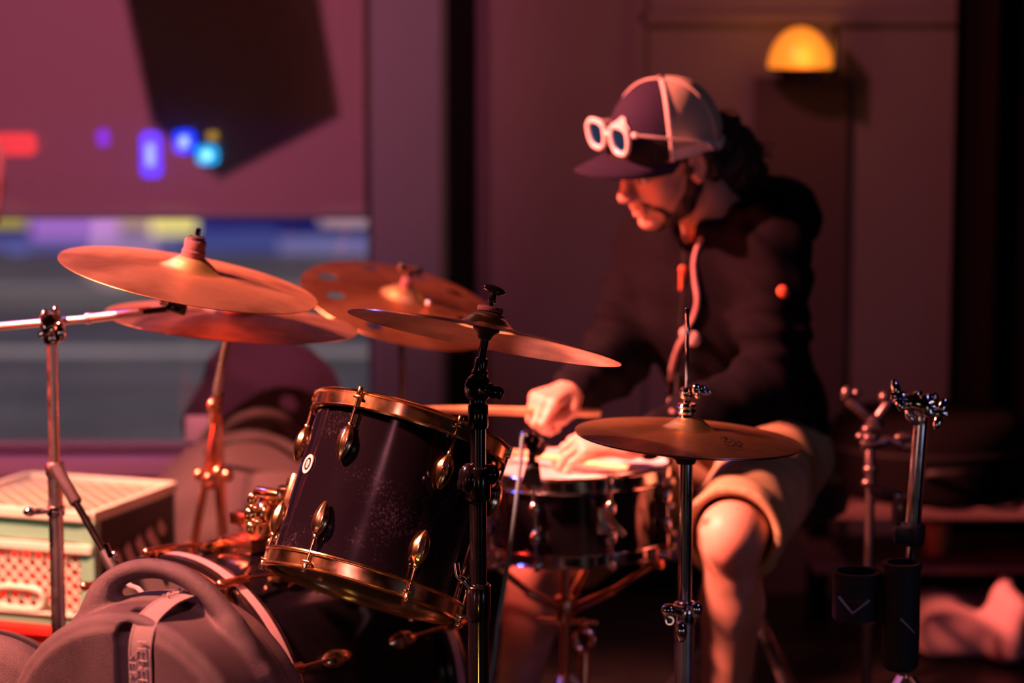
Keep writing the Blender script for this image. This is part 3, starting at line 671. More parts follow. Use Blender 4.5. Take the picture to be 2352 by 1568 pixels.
for k in range(10):
    a_ = math.radians(-9 + 36 * k); rad = Zv * math.cos(a_) + Bs * math.sin(a_)
    if rad.z < -0.75: continue
    for c0, sg in ((Bf, 1), (Bb, -1)):
        ax = Ba * sg; tn = ax.cross(rad); M = Matrix((tn, ax, rad)).transposed()
        b = MB(); b.box(c0 + rad * (BR + 0.015) + ax * 0.012, (0.018, 0.046, 0.006), M, 0.002); b.box(c0 + rad * (BR + 0.006) - ax * 0.010, (0.018, 0.006, 0.022), M, 0.002)
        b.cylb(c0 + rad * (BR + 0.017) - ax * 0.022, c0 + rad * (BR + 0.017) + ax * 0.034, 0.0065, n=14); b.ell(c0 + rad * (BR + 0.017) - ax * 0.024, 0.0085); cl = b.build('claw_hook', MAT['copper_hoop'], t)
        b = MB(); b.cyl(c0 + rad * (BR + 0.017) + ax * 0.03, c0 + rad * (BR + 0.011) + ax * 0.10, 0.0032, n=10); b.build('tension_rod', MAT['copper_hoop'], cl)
        lug(c0 + ax * 0.125, ax, rad, BR - 0.006, 0, -1, 1.0, 'gold', None, t)
for sg in (-1, 1):                                   # spurs
    f0 = Bf + Ba * 0.1 + Bs * sg * (BR - 0.02) + Zv * -0.08; f1 = Bf - Ba * 0.06 + Bs * sg * (BR + 0.10); f1.z = 0.012
    if sg < 0 or True:
        b = MB(); b.cylb(f0, f1, 0.0075, n=14); b.ell(f0, 0.018); b.ell(f1, 0.012); b.build('spur', MAT['worn_chrome'], t)
# tom mount on the bass drum
base = P(590, 1300, 3.99)
t = empty('tom_mount', base, 'gold tom holder with block and L-rod standing on the bass drum, left of the tom', 'drum hardware')
top0 = Bf + Ba * 0.19; top0.z = 0.287 + BR - 0.006
b = MB(); M = Matrix((Bs, Ba, Zv)).transposed()
b.box(top0 + Zv * 0.012, (0.075, 0.11, 0.028), M, 0.006); b.cylb(top0 + Zv * 0.02, top0 + Zv * 0.062, 0.026, 0.022, n=28); b.box(top0 + Zv * 0.045 - Bs * 0.035, (0.05, 0.03, 0.024), M, 0.005); b.build('base_block', MAT['copper_hoop'], t)
m0 = P(628, 1300, 3.99); m1 = P(625, 1135, 3.95)
b = MB(); b.cylb(top0 + Zv * 0.05, m1 - Zv * 0.01, 0.0125, n=20); b.build('post', MAT['gold'], t)
b = MB(); b.cylb(P(618, 1232, 3.95), P(625, 1140, 3.95), 0.021, n=24); b.ell(P(608, 1180, 3.93), 0.018, 0.016, 0.022); b.ell(P(640, 1205, 3.93), 0.016, 0.016, 0.02); b.build('clamp_body', MAT['gold'], t)
b = MB(); b.cylb(P(588, 1128, 3.94), P(672, 1142, 3.90), 0.0095, n=18); b.box(P(655, 1138, 3.90), (0.026, 0.03, 0.032), None, 0.005); b.build('cross_rod', MAT['gold'], t)
b = MB(); b.cylb(P(655, 1140, 3.90), P(672, 1098, 3.90), 0.007, n=16); b.cylb(P(668, 1155, 3.88), Tc + tdir(-112) * (TR + 0.004) - Tn * 0.02, 0.0065, n=16); b.build('l_rod', MAT['gold'], t)
for px, py in ((598, 1168), (648, 1238), (602, 1200)): wingnut(P(px, py, 3.92), -RIGHT + UP * .2, UP, t, 1.0, 'gold')
b = MB(); rr = tdir(-108); M = Matrix((Tn.cross(rr), Tn, rr)).transposed(); b.box(Tc + rr * (TR + 0.006) - Tn * 0.02, (0.04, 0.07, 0.014), M, 0.004); b.build('shell_bracket', MAT['gold'], t)

# ------------------------------------------------------------------ chrome boom stand at the left
px0 = P(118, 745, 4.06); X0, Y0 = px0.x, px0.y
def ls(py): r = ray(125, py); return Vector((X0 + 0.0, Y0, CAM_Z + r.z * (Y0 / r.y)))
t = empty('boom_cymbal_stand', (X0, Y0, 0), 'chrome boom stand at far left holding the topmost cymbal on its arm', 'cymbal stand')
b = MB(); b.cyl(ls(765), ls(1085), 0.0095, n=20); b.build('upper_tube', MAT['worn_chrome'], t)
b = MB(); b.cyl(ls(1060), Vector((X0, Y0, 0.12)), 0.0125, n=20); b.cylb(ls(1060), ls(1095), 0.016, n=20); b.build('lower_tube', MAT['worn_chrome'], t)
b = MB(); b.cylb(ls(1160), ls(1185), 0.016, n=20); b.cylb(ls(1172) - RIGHT * 0.005, ls(1170) + Vector((-0.035, -0.02, 0)), 0.006, n=12); b.ell(ls(1170) + Vector((-0.04, -0.02, 0)), 0.012, 0.008, 0.008); b.build('height_clamp', MAT['chrome'], t)
bA = P(-90, 757, 4.14); bB = P(418, 706, 3.99)
b = MB(); b.cylb(bA, P(200, 732, 4.05), 0.0066, n=18); b.cylb(P(205, 731, 4.045), P(345, 714, 4.01), 0.0078, n=18); b.cylb(P(196, 732, 4.047), P(212, 730, 4.045), 0.0095, n=18); b.build('boom_arm', MAT['satin_chrome'], t)
b = MB(); b.cylb(P(330, 716, 4.01), bB, 0.0055, n=14); b.build('boom_tip', MAT['black_metal'], t)
b = MB(); b.ell(P(118, 742, 4.055), 0.020, 0.017, 0.019); b.cylb(P(118, 742, 4.03), P(118, 742, 4.08), 0.017, n=20); b.ell(P(128, 715, 4.05), 0.007, 0.007, 0.010); b.ell(P(104, 722, 4.04), 0.009); b.cylb(ls(790), ls(758), 0.0135, n=18)
b.beam(P(88, 770, 4.03), P(125, 752, 4.03), 0.011, 0.006, bev=0.002); b.ell(P(138, 762, 4.03), 0.010, 0.007, 0.018); b.build('boom_clamp', MAT['chrome'], t)
b = MB(); b.ell(P(402, 704, 3.99), 0.017, 0.012, 0.010); b.cylb(P(385, 700, 3.985), P(428, 712, 3.985), 0.010, n=16); b.build('cymbal_tilter', MAT['black_metal'], t)
b = MB(); b.ell(P(377, 695, 3.975), 0.008, 0.006, 0.006); b.build('tilter_screw', MAT['chrome'], t)
u1, v1, n1 = basis(C1n); H1 = H_of(C1R)
b = MB(); b.lathe(C1c + n1 * (H1 - 0.004), n1, [(0.004, 0), (0.0195, 0), (0.0195, 0.012), (0.0175, 0.014), (0.0180, 0.028), (0.0165, 0.030), (0.004, 0.030)], 28, closed=True); b.build('felt_washer', MAT['felt'], t)
b = MB(); b.lathe(C1c + n1 * (H1 + 0.024), n1, [(0.003, 0), (0.0150, 0), (0.0140, 0.008), (0.003, 0.010)], 24, closed=True); b.build('washer_cup', MAT['black_rubber'], t)
b = MB(); b.cylb(C1c - n1 * 0.045, C1c + n1 * (H1 + 0.046), 0.0042, n=12); b.build('tilter_rod', MAT['chrome'], t)
for k in range(3):
    a_ = 1.6 + k * 2.094; d = Vector((math.cos(a_), math.sin(a_), 0)); o0 = Vector((X0, Y0, 0.30))
    b = MB(); b.beam(o0 + d * 0.02, o0 + d * 0.24 + Vector((0, 0, -0.285)), 0.008, 0.018, bev=0.002); lg = b.build('leg', MAT['worn_chrome'], t)
    b = MB(); b.ell(o0 + d * 0.245 + Vector((0, 0, -0.285)), 0.014); b.build('rubber_foot', MAT['black_rubber'], lg)
# black boom arm leaning beside it
t = empty('black_boom_arm', P(262, 1315, 3.92), 'thin black boom arm with thick grip, slanting between chrome stand and round case', 'boom arm')
b = MB(); b.cylb(P(128, 1072, 4.035), P(176, 1156, 4.0), 0.0105, n=18); b.build('grip', MAT['case_plastic'], t)
b = MB(); b.cyl(P(172, 1150, 4.0), P(252, 1290, 3.94), 0.0062, n=14); b.build('arm_tube', MAT['black_metal'], t)
b = MB(); b.cylb(P(240, 1268, 3.95), P(272, 1325, 3.92), 0.0120, n=18); b.build('end_weight', MAT['black_rubber'], t)
b = MB(); b.ell(P(262, 1278, 3.93), 0.006, 0.006, 0.010); b.beam(P(243, 1248, 3.93), P(258, 1285, 3.93), 0.008, 0.004); b.build('clamp_screw', MAT['chrome'], t)
b = MB(); b.tube(spline([P(285, 1330, 3.9), P(300, 1345, 3.85), P(318, 1352, 3.8), P(330, 1372, 3.74), P(322, 1400, 3.7)], 6), 0.0042, 8)
tag(b.build('jack_cable', mat('pale_cable', (0.35, 0.30, 0.30), 0.5)), 'short pale cable curling out beneath the handle of the round case', 'cable')

# ------------------------------------------------------------------ stand of the cymbal below (double-braced tripod)
qa, qb_ = P(528, 770, 4.26), P(492, 930, 4.56)
t = empty('tripod_cymbal_stand', (qb_.x, qb_.y, 0), 'cymbal stand with splayed tube legs, copper light put into its colour, behind the bass drum, under the shaded cymbal', 'cymbal stand')
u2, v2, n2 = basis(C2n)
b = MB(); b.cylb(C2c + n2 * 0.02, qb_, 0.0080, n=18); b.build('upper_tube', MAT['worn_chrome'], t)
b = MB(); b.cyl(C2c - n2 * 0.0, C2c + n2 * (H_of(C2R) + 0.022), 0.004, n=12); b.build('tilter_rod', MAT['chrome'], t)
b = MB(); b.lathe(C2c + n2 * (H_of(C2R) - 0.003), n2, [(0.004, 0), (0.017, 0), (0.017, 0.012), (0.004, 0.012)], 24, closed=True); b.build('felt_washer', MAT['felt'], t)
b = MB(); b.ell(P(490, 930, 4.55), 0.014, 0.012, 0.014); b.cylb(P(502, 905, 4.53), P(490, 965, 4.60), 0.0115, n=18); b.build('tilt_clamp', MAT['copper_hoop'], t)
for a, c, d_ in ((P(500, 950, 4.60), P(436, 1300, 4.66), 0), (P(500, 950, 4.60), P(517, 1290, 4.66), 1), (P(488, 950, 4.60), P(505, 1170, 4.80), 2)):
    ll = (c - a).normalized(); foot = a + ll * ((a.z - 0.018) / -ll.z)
    b = MB(); b.cylb(a, a.lerp(foot, .5), 0.0080, n=16); b.cylb(a.lerp(foot, .45), foot, 0.0100, n=16); lg = b.build('leg', MAT['copper_hoop'], t)  # copper colour of the legs stands for warm light on chrome
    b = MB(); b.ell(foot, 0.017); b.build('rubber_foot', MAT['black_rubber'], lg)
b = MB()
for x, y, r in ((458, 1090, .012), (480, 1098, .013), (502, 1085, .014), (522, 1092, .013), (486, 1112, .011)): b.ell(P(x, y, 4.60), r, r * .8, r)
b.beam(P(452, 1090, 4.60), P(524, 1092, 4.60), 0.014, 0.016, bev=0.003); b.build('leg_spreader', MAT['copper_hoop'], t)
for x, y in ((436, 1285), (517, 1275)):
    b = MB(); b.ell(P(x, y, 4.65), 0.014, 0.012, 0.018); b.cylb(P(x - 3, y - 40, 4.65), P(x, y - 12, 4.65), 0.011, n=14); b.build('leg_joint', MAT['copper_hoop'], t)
# stand of the holed cymbal
u3, v3, n3 = basis(C3n); c3 = C3c - n3 * 0.0
t = empty('thin_cymbal_stand', (C3c.x, C3c.y, 0), 'dark thin cymbal stand behind the tom, under the cymbal with holes', 'cymbal stand')
b = MB(); b.cyl(c3 - Zv * 0.02, (c3.x, c3.y, 0.2), 0.007, n=14); b.build('tube', MAT['black_metal'], t)
b = MB(); b.cylb(c3 - n3 * 0.02, c3 + n3 * (H_of(C3R) + 0.045), 0.004, n=12); b.build('tilter_rod', MAT['black_metal'], t)
b = MB(); b.cylb(c3 + n3 * (H_of(C3R) - .002), c3 + n3 * (H_of(C3R) + 0.020), 0.012, n=18); b.build('felt_washer', MAT['felt'], t)
wingnut(c3 + n3 * (H_of(C3R) + 0.020), n3, RIGHT, t, 1.1)
b = MB(); b.ell(c3 + Vector((0.055, -0.035, 0.006)), 0.007); b.build('rivet', MAT['chrome'], t)
for k in range(3):
    a_ = 0.5 + k * 2.094; d = Vector((math.cos(a_), math.sin(a_), 0)); o0 = Vector((c3.x, c3.y, 0.28))
    b = MB(); b.beam(o0, o0 + d * 0.24 + Vector((0, 0, -0.27)), 0.008, 0.018, bev=0.002); b.build('leg', MAT['black_metal'], t)

# ------------------------------------------------------------------ hi-hat
hc = P(1576, 1010, 3.86); HX, HY = hc.x, hc.y
def hs(py): r = ray(1576, py); return Vector((HX, HY, CAM_Z + r.z * (HY / r.y)))
mt_, hH = make_cymbal(HHc, HHn, HHR, 'upper hi-hat cymbal with a smudged logo on the chrome hi-hat stand', (0.85, 0.52, 0.22), 0.34, 0.35, 'hi_hat_cymbal')
uh, vh, nh = basis(HHn)
make_cymbal(HHc - nh * 0.004, -nh, HHR * 0.995, 'lower hi-hat cymbal, only its thin rim showing under the upper one', (0.70, 0.42, 0.2), 0.25, 0.4, 'hi_hat_cymbal')
# faint dark lettering-like maker mark on the bow, right of the bell
b = MB(); ink = mat('ink', (0.03, 0.018, 0.012), 0.5)
def on_cym(px, py):
    r = ray(px, py); q0 = Vector((0, 0, CAM_Z)); base_ = HHc; 
    tt = (base_ - q0).dot(nh) / r.dot(nh); q = q0 + r * tt; rr_ = (q - base_).length; z = HHR * .085 * (1 - (rr_ / HHR) ** 1.7) + 0.0006
    tt = (base_ + nh * z - q0).dot(nh) / r.dot(nh); return q0 + r * tt
for stroke in ([(1652, 1004), (1668, 1003), (1660, 1008), (1672, 1012)], [(1655, 1012), (1672, 1016), (1682, 1012)], [(1676, 1004), (1684, 1010), (1690, 1018)], [(1664, 1019), (1680, 1023), (1694, 1024)], [(1690, 1009), (1699, 1014), (1692, 1018), (1703, 1022)]):
    b.tube(spline([on_cym(*s_) for s_ in stroke], 4), 0.0013, 6, flat=0.4)
lg = b.build('maker_mark', ink, mt_)
t = empty('hi_hat_stand', (HX, HY, 0), 'chrome hi-hat stand with a tall thin rod, in front of the drummer', 'hi-hat stand')
b = MB(); b.cylb(hs(706), hs(1060), 0.0030, n=14); b.cylb(hs(706), hs(800), 0.0036, n=14); b.build('pull_rod', MAT['chrome'], t)
b = MB(); b.cylb(hs(888), hs(915), 0.0105, n=20); b.cylb(P(1592, 897, 3.83), P(1622, 900, 3.83), 0.006, n=12); b.ell(P(1600, 893, 3.83), 0.008, 0.006, 0.009); b.ell(P(1604, 908, 3.83), 0.006); b.ell(P(1624, 901, 3.83), 0.009, 0.004, 0.005); b.ell(P(1612, 892, 3.83), 0.009, 0.004, 0.006)
b.cylb(hs(917), hs(936), 0.0065, n=16); b.lathe(hs(932), (0, 0, 1), [(0, -.004), (0.014, -.004), (0.0165, 0), (0.014, .004), (0, .004)], 24); b.lathe(hs(944), (0, 0, 1), [(0, -.004), (0.014, -.004), (0.0165, 0), (0.014, .004), (0, .004)], 24)
b.cylb(hs(944), hs(985), 0.0115, n=20); b.build('clutch', MAT['chrome'], t)
b = MB(); b.lathe(hs(1050), (0, 0, 1), [(0, -0.010), (0.015, -0.010), (0.017, -0.004), (0.028, 0.004), (0.029, 0.010), (0.0, 0.010)], 28); b.build('seat_cup', MAT['black_rubber'], t)
b = MB(); b.cyl(hs(1055), hs(1400), 0.0110, n=24); b.build('upper_tube', MAT['chrome'], t)
b = MB(); b.cylb(hs(1385), hs(1432), 0.0205, n=24); b.cylb(hs(1380), hs(1395), 0.0165, n=20); b.cylb(P(1565, 1405, 3.85), P(1528, 1398, 3.83), 0.007, n=12); b.ell(P(1535, 1400, 3.83), 0.012, 0.008, 0.010)
b.beam(P(1524, 1394, 3.83), P(1536, 1432, 3.83), 0.008, 0.005, bev=0.001); b.tube([P(1538, 1425, 3.83) + RIGHT * 0.006 * math.cos(a) + UP * 0.006 * math.sin(a) for a in [i * .5236 for i in range(12)]], 0.002, 6, True)
b.ell(P(1600, 1400, 3.85), 0.010, 0.008, 0.014); b.ell(P(1565, 1450, 3.84), 0.010, 0.010, 0.018); b.build('height_clamp', MAT['chrome'], t)
b = MB(); b.cyl(hs(1425), Vector((HX, HY, 0.10)), 0.0160, n=24); b.build('lower_tube', MAT['worn_chrome'], t)
for k in range(3):
    a_ = 1.2 + k * 2.094; d = Vector((math.cos(a_), math.sin(a_), 0)); o0 = Vector((HX, HY, 0.30))
    b = MB(); b.beam(o0 + d * 0.02, o0 + d * 0.24 + Vector((0, 0, -0.285)), 0.008, 0.018, bev=0.002); lg = b.build('leg', MAT['worn_chrome'], t)
    b = MB(); b.ell(o0 + d * 0.245 + Vector((0, 0, -0.285)), 0.014); b.build('rubber_foot', MAT['black_rubber'], lg)
b = MB(); b.box((HX - 0.16, HY + 0.17, 0.03), (0.09, 0.28, 0.012), Matrix.Rotation(0.8, 3, 'Z'), 0.004); b.cyl((HX, HY, 0.10), (HX - 0.05, HY + 0.05, 0.03), 0.004); b.build('foot_board', MAT['worn_chrome'], t)

# ------------------------------------------------------------------ snare drum
Sn = view_normal(1325, 1070, -2.0, 0.175); Sc = P(1328, 1069, 4.46); SR = 0.165; SHt = 0.150
us, vs_, ns = basis(Sn)
t = empty('snare_drum', Sc - Sn * SHt, 'black snare drum with chrome hoops under the drummer\'s left hand', 'snare drum')
b = MB(); b.lathe(Sc - Sn * 0.008, -Sn, [(SR - 0.006, 0.0), (SR, 0.001), (SR, SHt - 0.017), (SR - 0.006, SHt - 0.016)], 96, closed=True); b.build('shell', MAT['lacquer'], t)
hoop(Sc - Sn * 0.008, Sn, SR + 0.004, 0.030, 0.002, 'top_hoop', MAT['chrome'], t); hoop(Sc - Sn * (SHt - 0.006), Sn, SR + 0.004, 0.026, 0.002, 'bottom_hoop', MAT['chrome'], t, -1)
b = MB(); b.lathe(Sc, Sn, [(0, 0), (SR + 0.001, 0), (SR + 0.002, -0.004), (SR, -0.006), (0, -0.003)], 64); b.build('batter_head', MAT['drum_head'], t)
b = MB(); b.lathe(Sc - Sn * SHt, -Sn, [(0, 0), (SR + 0.001, 0), (SR + 0.002, -0.004), (SR, -0.006), (0, -0.003)], 64); b.build('bottom_head', MAT['clear_head'], t)
camd = (Vector((0, 0, CAM_Z)) - Sc); camd = (camd - Sn * camd.dot(Sn)).normalized(); sdr = camd.cross(Sn); sdr = sdr if sdr.x > 0 else -sdr
for k in range(8):
    a_ = math.radians(-27 + 45 * k); rad = camd * math.cos(a_) + sdr * math.sin(a_)
    M = Matrix((Sn.cross(rad), Sn, rad)).transposed(); c0 = Sc - Sn * SHt / 2
    b = MB()
    for sg in (-1, 1):
        q = c0 + rad * (SR + 0.012) + Sn * sg * 0.026
        b.ell(q, 0.0105, 0.017, 0.0105, M, 16, 10); b.cylb(q - rad * 0.012, q, 0.006, n=10)
    b.cyl(c0 + rad * (SR + 0.012) - Sn * .024, c0 + rad * (SR + 0.012) + Sn * .024, 0.0035, n=10); o = b.build('lug', MAT['chrome'], t)
    for sg in (-1, 1):
        b = MB(); b.cyl(c0 + rad * (SR + 0.012) + Sn * sg * 0.035, c0 + rad * (SR + 0.012) + Sn * sg * (SHt / 2 + 0.004), 0.003, n=8); b.cylb(c0 + rad * (SR + 0.012) + Sn * sg * (SHt / 2 - 0.004), c0 + rad * (SR + 0.012) + Sn * sg * (SHt / 2 + 0.012), 0.0055, n=10); b.build('tension_rod', MAT['chrome'], o)
a_ = math.radians(14); rad = camd * math.cos(a_) + sdr * math.sin(a_); M = Matrix((Sn.cross(rad), Sn, rad)).transposed()
b = MB(); b.box(Sc - Sn * 0.07 + rad * (SR + 0.010), (0.026, 0.05, 0.018), M, 0.004); b.beam(Sc - Sn * 0.055 + rad * (SR + 0.022), Sc - Sn * 0.095 + rad * (SR + 0.032) + sdr * 0.03, 0.012, 0.006, bev=0.002); b.build('strainer', MAT['worn_chrome'], t)
# snare stand
cs = Sc - Sn * (SHt + 0.01); SX, SY = P(1298, 1400, 4.48).x, P(1298, 1400, 4.48).y
hub = Vector((SX, SY, P(1298, 1405, 4.48).z))
t = empty('snare_stand', (SX, SY, 0), 'copper-coloured basket stand under the snare drum', 'drum stand')
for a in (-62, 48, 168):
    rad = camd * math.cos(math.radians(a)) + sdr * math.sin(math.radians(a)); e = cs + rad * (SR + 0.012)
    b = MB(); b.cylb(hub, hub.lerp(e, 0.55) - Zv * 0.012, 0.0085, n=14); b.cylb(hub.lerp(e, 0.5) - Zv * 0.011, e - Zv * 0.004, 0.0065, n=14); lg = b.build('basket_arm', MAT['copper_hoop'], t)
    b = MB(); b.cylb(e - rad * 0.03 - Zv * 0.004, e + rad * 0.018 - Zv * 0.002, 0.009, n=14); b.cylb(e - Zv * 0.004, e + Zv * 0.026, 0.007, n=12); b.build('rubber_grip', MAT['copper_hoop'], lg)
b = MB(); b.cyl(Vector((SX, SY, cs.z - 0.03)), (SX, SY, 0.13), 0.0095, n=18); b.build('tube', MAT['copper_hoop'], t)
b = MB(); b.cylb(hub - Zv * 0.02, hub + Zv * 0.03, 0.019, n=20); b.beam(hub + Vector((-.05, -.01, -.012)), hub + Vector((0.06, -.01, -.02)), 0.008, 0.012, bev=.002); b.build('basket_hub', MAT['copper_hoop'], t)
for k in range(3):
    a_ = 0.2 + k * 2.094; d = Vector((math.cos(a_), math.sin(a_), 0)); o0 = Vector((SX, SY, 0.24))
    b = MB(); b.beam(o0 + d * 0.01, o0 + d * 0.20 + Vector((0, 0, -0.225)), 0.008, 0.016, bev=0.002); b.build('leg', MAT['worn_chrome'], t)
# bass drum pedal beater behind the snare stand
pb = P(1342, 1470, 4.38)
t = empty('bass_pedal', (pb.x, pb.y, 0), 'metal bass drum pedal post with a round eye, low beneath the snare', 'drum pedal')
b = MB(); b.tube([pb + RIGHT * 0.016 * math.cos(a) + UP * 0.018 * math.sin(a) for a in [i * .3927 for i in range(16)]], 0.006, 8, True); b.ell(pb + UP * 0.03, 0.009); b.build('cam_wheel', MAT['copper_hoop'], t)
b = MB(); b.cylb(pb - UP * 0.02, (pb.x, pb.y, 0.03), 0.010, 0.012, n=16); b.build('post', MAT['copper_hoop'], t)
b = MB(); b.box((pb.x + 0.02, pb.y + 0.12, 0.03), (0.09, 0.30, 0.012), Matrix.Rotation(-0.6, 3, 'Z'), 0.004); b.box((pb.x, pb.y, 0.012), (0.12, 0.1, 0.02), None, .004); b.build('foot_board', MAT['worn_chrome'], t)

# ------------------------------------------------------------------ snare microphone and its cable
mA = P(1205, 1000, 4.20); mB = P(1256, 1048, 4.26)
t = empty('snare_microphone', mA, 'small black microphone clipped to the snare rim, pointing at the head', 'microphone')
d = (mB - mA).normalized()
b = MB(); b.cylb(mA - d * 0.004, mA + d * 0.018, 0.0115, n=20); b.cylb(mA + d * 0.014, mA + d * 0.038, 0.0150, n=24); b.build('body', MAT['black_metal'], t)
b = MB(); b.lathe(mA + d * 0.034, d, [(0, 0), (0.0135, 0), (0.0155, 0.004), (0.0165, 0.010), (0.0155, 0.018), (0.010, 0.023), (0, 0.024)], 24); b.build('grille', mat('mic_grille', (0.05, 0.045, 0.05), 0.5, 0.6, bump=1.0, bscale=900), t)
b = MB(); b.tube([mA + d * 0.040 + basis(d)[0] * 0.0158 * math.cos(a) + basis(d)[1] * 0.0158 * math.sin(a) for a in [i * .3142 for i in range(20)]], 0.0012, 6, True); b.build('grille_ring', MAT['worn_chrome'], t)
b = MB(); k0 = P(1222, 1035, 4.22); k1 = P(1222, 1110, 4.28)
b.prism([P(1212, 1058, 4.25), P(1238, 1060, 4.25), P(1246, 1118, 4.27), P(1196, 1112, 4.27)], FWD, 0.016); b.cylb(k0, P(1222, 1065, 4.26), 0.007, n=12); b.ell(P(1219, 1075, 4.245), 0.009, 0.007, 0.007); b.build('rim_clip', MAT['black_rubber'], t)
cp = spline([P(1203, 1000, 4.195), P(1199, 1012, 4.18), P(1196, 1060, 4.16), P(1188, 1130, 4.13), P(1178, 1210, 4.08), P(1165, 1300, 4.04), P(1151, 1390, 4.01), P(1142, 1440, 4.0), P(1136, 1500, 3.98), P(1124, 1570, 3.96), P(1105, 1680, 3.94)], 8)
e = cp[-1]; cp += spline([e, Vector((e.x - 0.02, e.y, 0.10)), Vector((e.x - 0.04, e.y - 0.05, 0.012)), Vector((e.x - 0.1, e.y - 0.3, 0.008))], 8)[1:]
b = MB(); b.tube(cp, 0.0037, 10)
tag(b.build('microphone_cable', mat('teal_cable', (0.11, 0.23, 0.27), 0.45)), 'grey-teal cable dropping from the snare microphone past the black stand', 'cable')
# ------------------------------------------------------------------ round hard case in the foreground
CY = 3.46; cc = P(368, 1700, CY); CR = 0.204
yaw = math.radians(24); Cn = Vector((-math.sin(yaw), -math.cos(yaw), 0.0)); Cn = (Cn + Vector((0, 0, 0.0))).normalized()   # face normal, turned a little left of the lens
Cs = Vector((0, 0, 1)).cross(Cn) * 1; Cs = Cs if Cs.x > 0 else -Cs
HT = 0.095                                             # half thickness
def cp_(ang, r, ax): a = math.radians(ang); return cc + (Cs * math.sin(a) + Zv * math.cos(a)) * r + Cn * ax
t = empty('round_drum_case', (cc.x, cc.y, cc.z - CR), 'scuffed black hard-shell round drum case with a moulded handle, in the foreground at lower left', 'drum case')
lo = cc - Vector((0.30, 0.22, 0.25)); hi = cc + Vector((0.30, 0.22, 0.31))
F = Field(lo, hi, 0.0036)
# body: cylinder with rounded rims
A_n = np.array(Cn); cn_ = np.array(cc)
def disc(R, h0, h1, rad, flatb=None):
    def fn(X, Y, Z):
        x = X - cn_[0]; y = Y - cn_[1]; z = Z - cn_[2]
        ax = x * A_n[0] + y * A_n[1] + z * A_n[2]
        rr = np.sqrt(np.maximum(x * x + y * y + z * z - ax * ax, 0))
        q0 = rr - (R - rad); q1 = np.abs(ax - (h0 + h1) / 2) - ((h1 - h0) / 2 - rad)
        return np.minimum(np.maximum(q0, q1), 0) + np.sqrt(np.maximum(q0, 0) ** 2 + np.maximum(q1, 0) ** 2) - rad
    return fn
F.op(disc(CR, -HT, HT, 0.016), lo, hi, 0.004)
F.op(disc(CR - 0.016, -HT - 0.006, HT + 0.006, 0.010), lo, hi, 0.005)
F.op(disc(CR + 0.006, -0.050, -0.004, 0.005), lo, hi, 0.004)                 # raised belt round the rim
# handle moulded onto the rim
hp = [(-31, CR - 0.006, 0.024), (-26, CR + 0.022, 0.0165), (-17, CR + 0.038, 0.0122), (-6, CR + 0.044, 0.0115), (6, CR + 0.041, 0.0115), (17, CR + 0.030, 0.0118), (27, CR + 0.016, 0.0125), (36, CR + 0.003, 0.014), (46, CR - 0.008, 0.016)]
hc_ = [(Vector(cp_(a, r, -0.012)), q) for a, r, q in hp]
sp_ = spline([p for p, _ in hc_], 4); rad_ = np.interp(np.linspace(0, len(hp) - 1, len(sp_)), range(len(hp)), [q for _, _, q in hp])
F.chain([(p, float(q)) for p, q in zip(sp_, rad_)], 0.010)
# feet of the handle: swept shoulders
F.cone(cp_(-40, CR - 0.01, -0.01), cp_(-26, CR + 0.012, -0.01), 0.026, 0.018, 0.02); F.cone(cp_(34, CR + 0.002, -0.01), cp_(56, CR - 0.012, -0.01), 0.014, 0.018, 0.02)
# channel for the strap down the middle of the face and over the rim
ch = lambda s, ax: cp_(0, 0, ax)
sx = 0.034
F.rbox(cc + Cs * (sx - 0.004) + Zv * 0.05 + Cn * (HT + 0.008), (0.024, 0.17, 0.014), 0.006, Matrix((Cs, Zv, Cn)).transposed(), 0.006, 's')
F.cone(cc + Cs * (sx - 0.029) + Zv * (CR - 0.0) + Cn * 0.035, cc + Cs * (sx - 0.029) + Zv * (CR - 0.03) + Cn * (HT + 0.002), 0.010, 0.012, 0.006, 's')
F.cone(cc + Cs * (sx - 0.029) + Zv * (CR - 0.03) + Cn * (HT + 0.002), cc + Cs * (sx - 0.029) - Zv * 0.12 + Cn * (HT + 0.004), 0.010, 0.010, 0.006, 's')
cs_ = F.mesh('shell', MAT['case_plastic'], t, 1)
nt = MAT['case_plastic'].node_tree
# strap: follows the face up, bends over the rim and runs back
w_ = 0.0185
path = [cc + Cs * sx + Zv * z + Cn * (HT + 0.004) for z in (-0.20, -0.10, 0.0, 0.08, 0.13, 0.160)] + [cc + Cs * sx + Zv * (CR - 0.022) + Cn * (HT - 0.003), cc + Cs * (sx + .001) + Zv * (CR - 0.006) + Cn * (HT - 0.016), cc + Cs * (sx + .003) + Zv * (CR + 0.004) + Cn * (HT - 0.040), cc + Cs * (sx + 0.006) + Zv * (CR + 0.010) + Cn * 0.03, cc + Cs * (sx + 0.01) + Zv * (CR + 0.011) - Cn * 0.02]
pp = spline(path, 6)
def ribbon(pp, wv, hw, th, off=0.0):
    b = MB(); rings = []
    for i, p in enumerate(pp):
        tg = (pp[min(i + 1, len(pp) - 1)] - pp[max(i - 1, 0)]).normalized(); nn = tg.cross(wv).normalized()
        if nn.dot(Cn + Zv) < 0: nn = -nn
        p = p + nn * off
        rings.append([b.bm.verts.new(p + wv * hw), b.bm.verts.new(p + wv * hw + nn * th), b.bm.verts.new(p - wv * hw + nn * th), b.bm.verts.new(p - wv * hw)])
    for a, c in zip(rings[:-1], rings[1:]): b.bridge(a, c)
    b.face(rings[0]); b.face(rings[-1]); return b
st = ribbon(pp, Cs, w_, 0.0018).build('strap', MAT['webbing'], t)
b2 = MB()
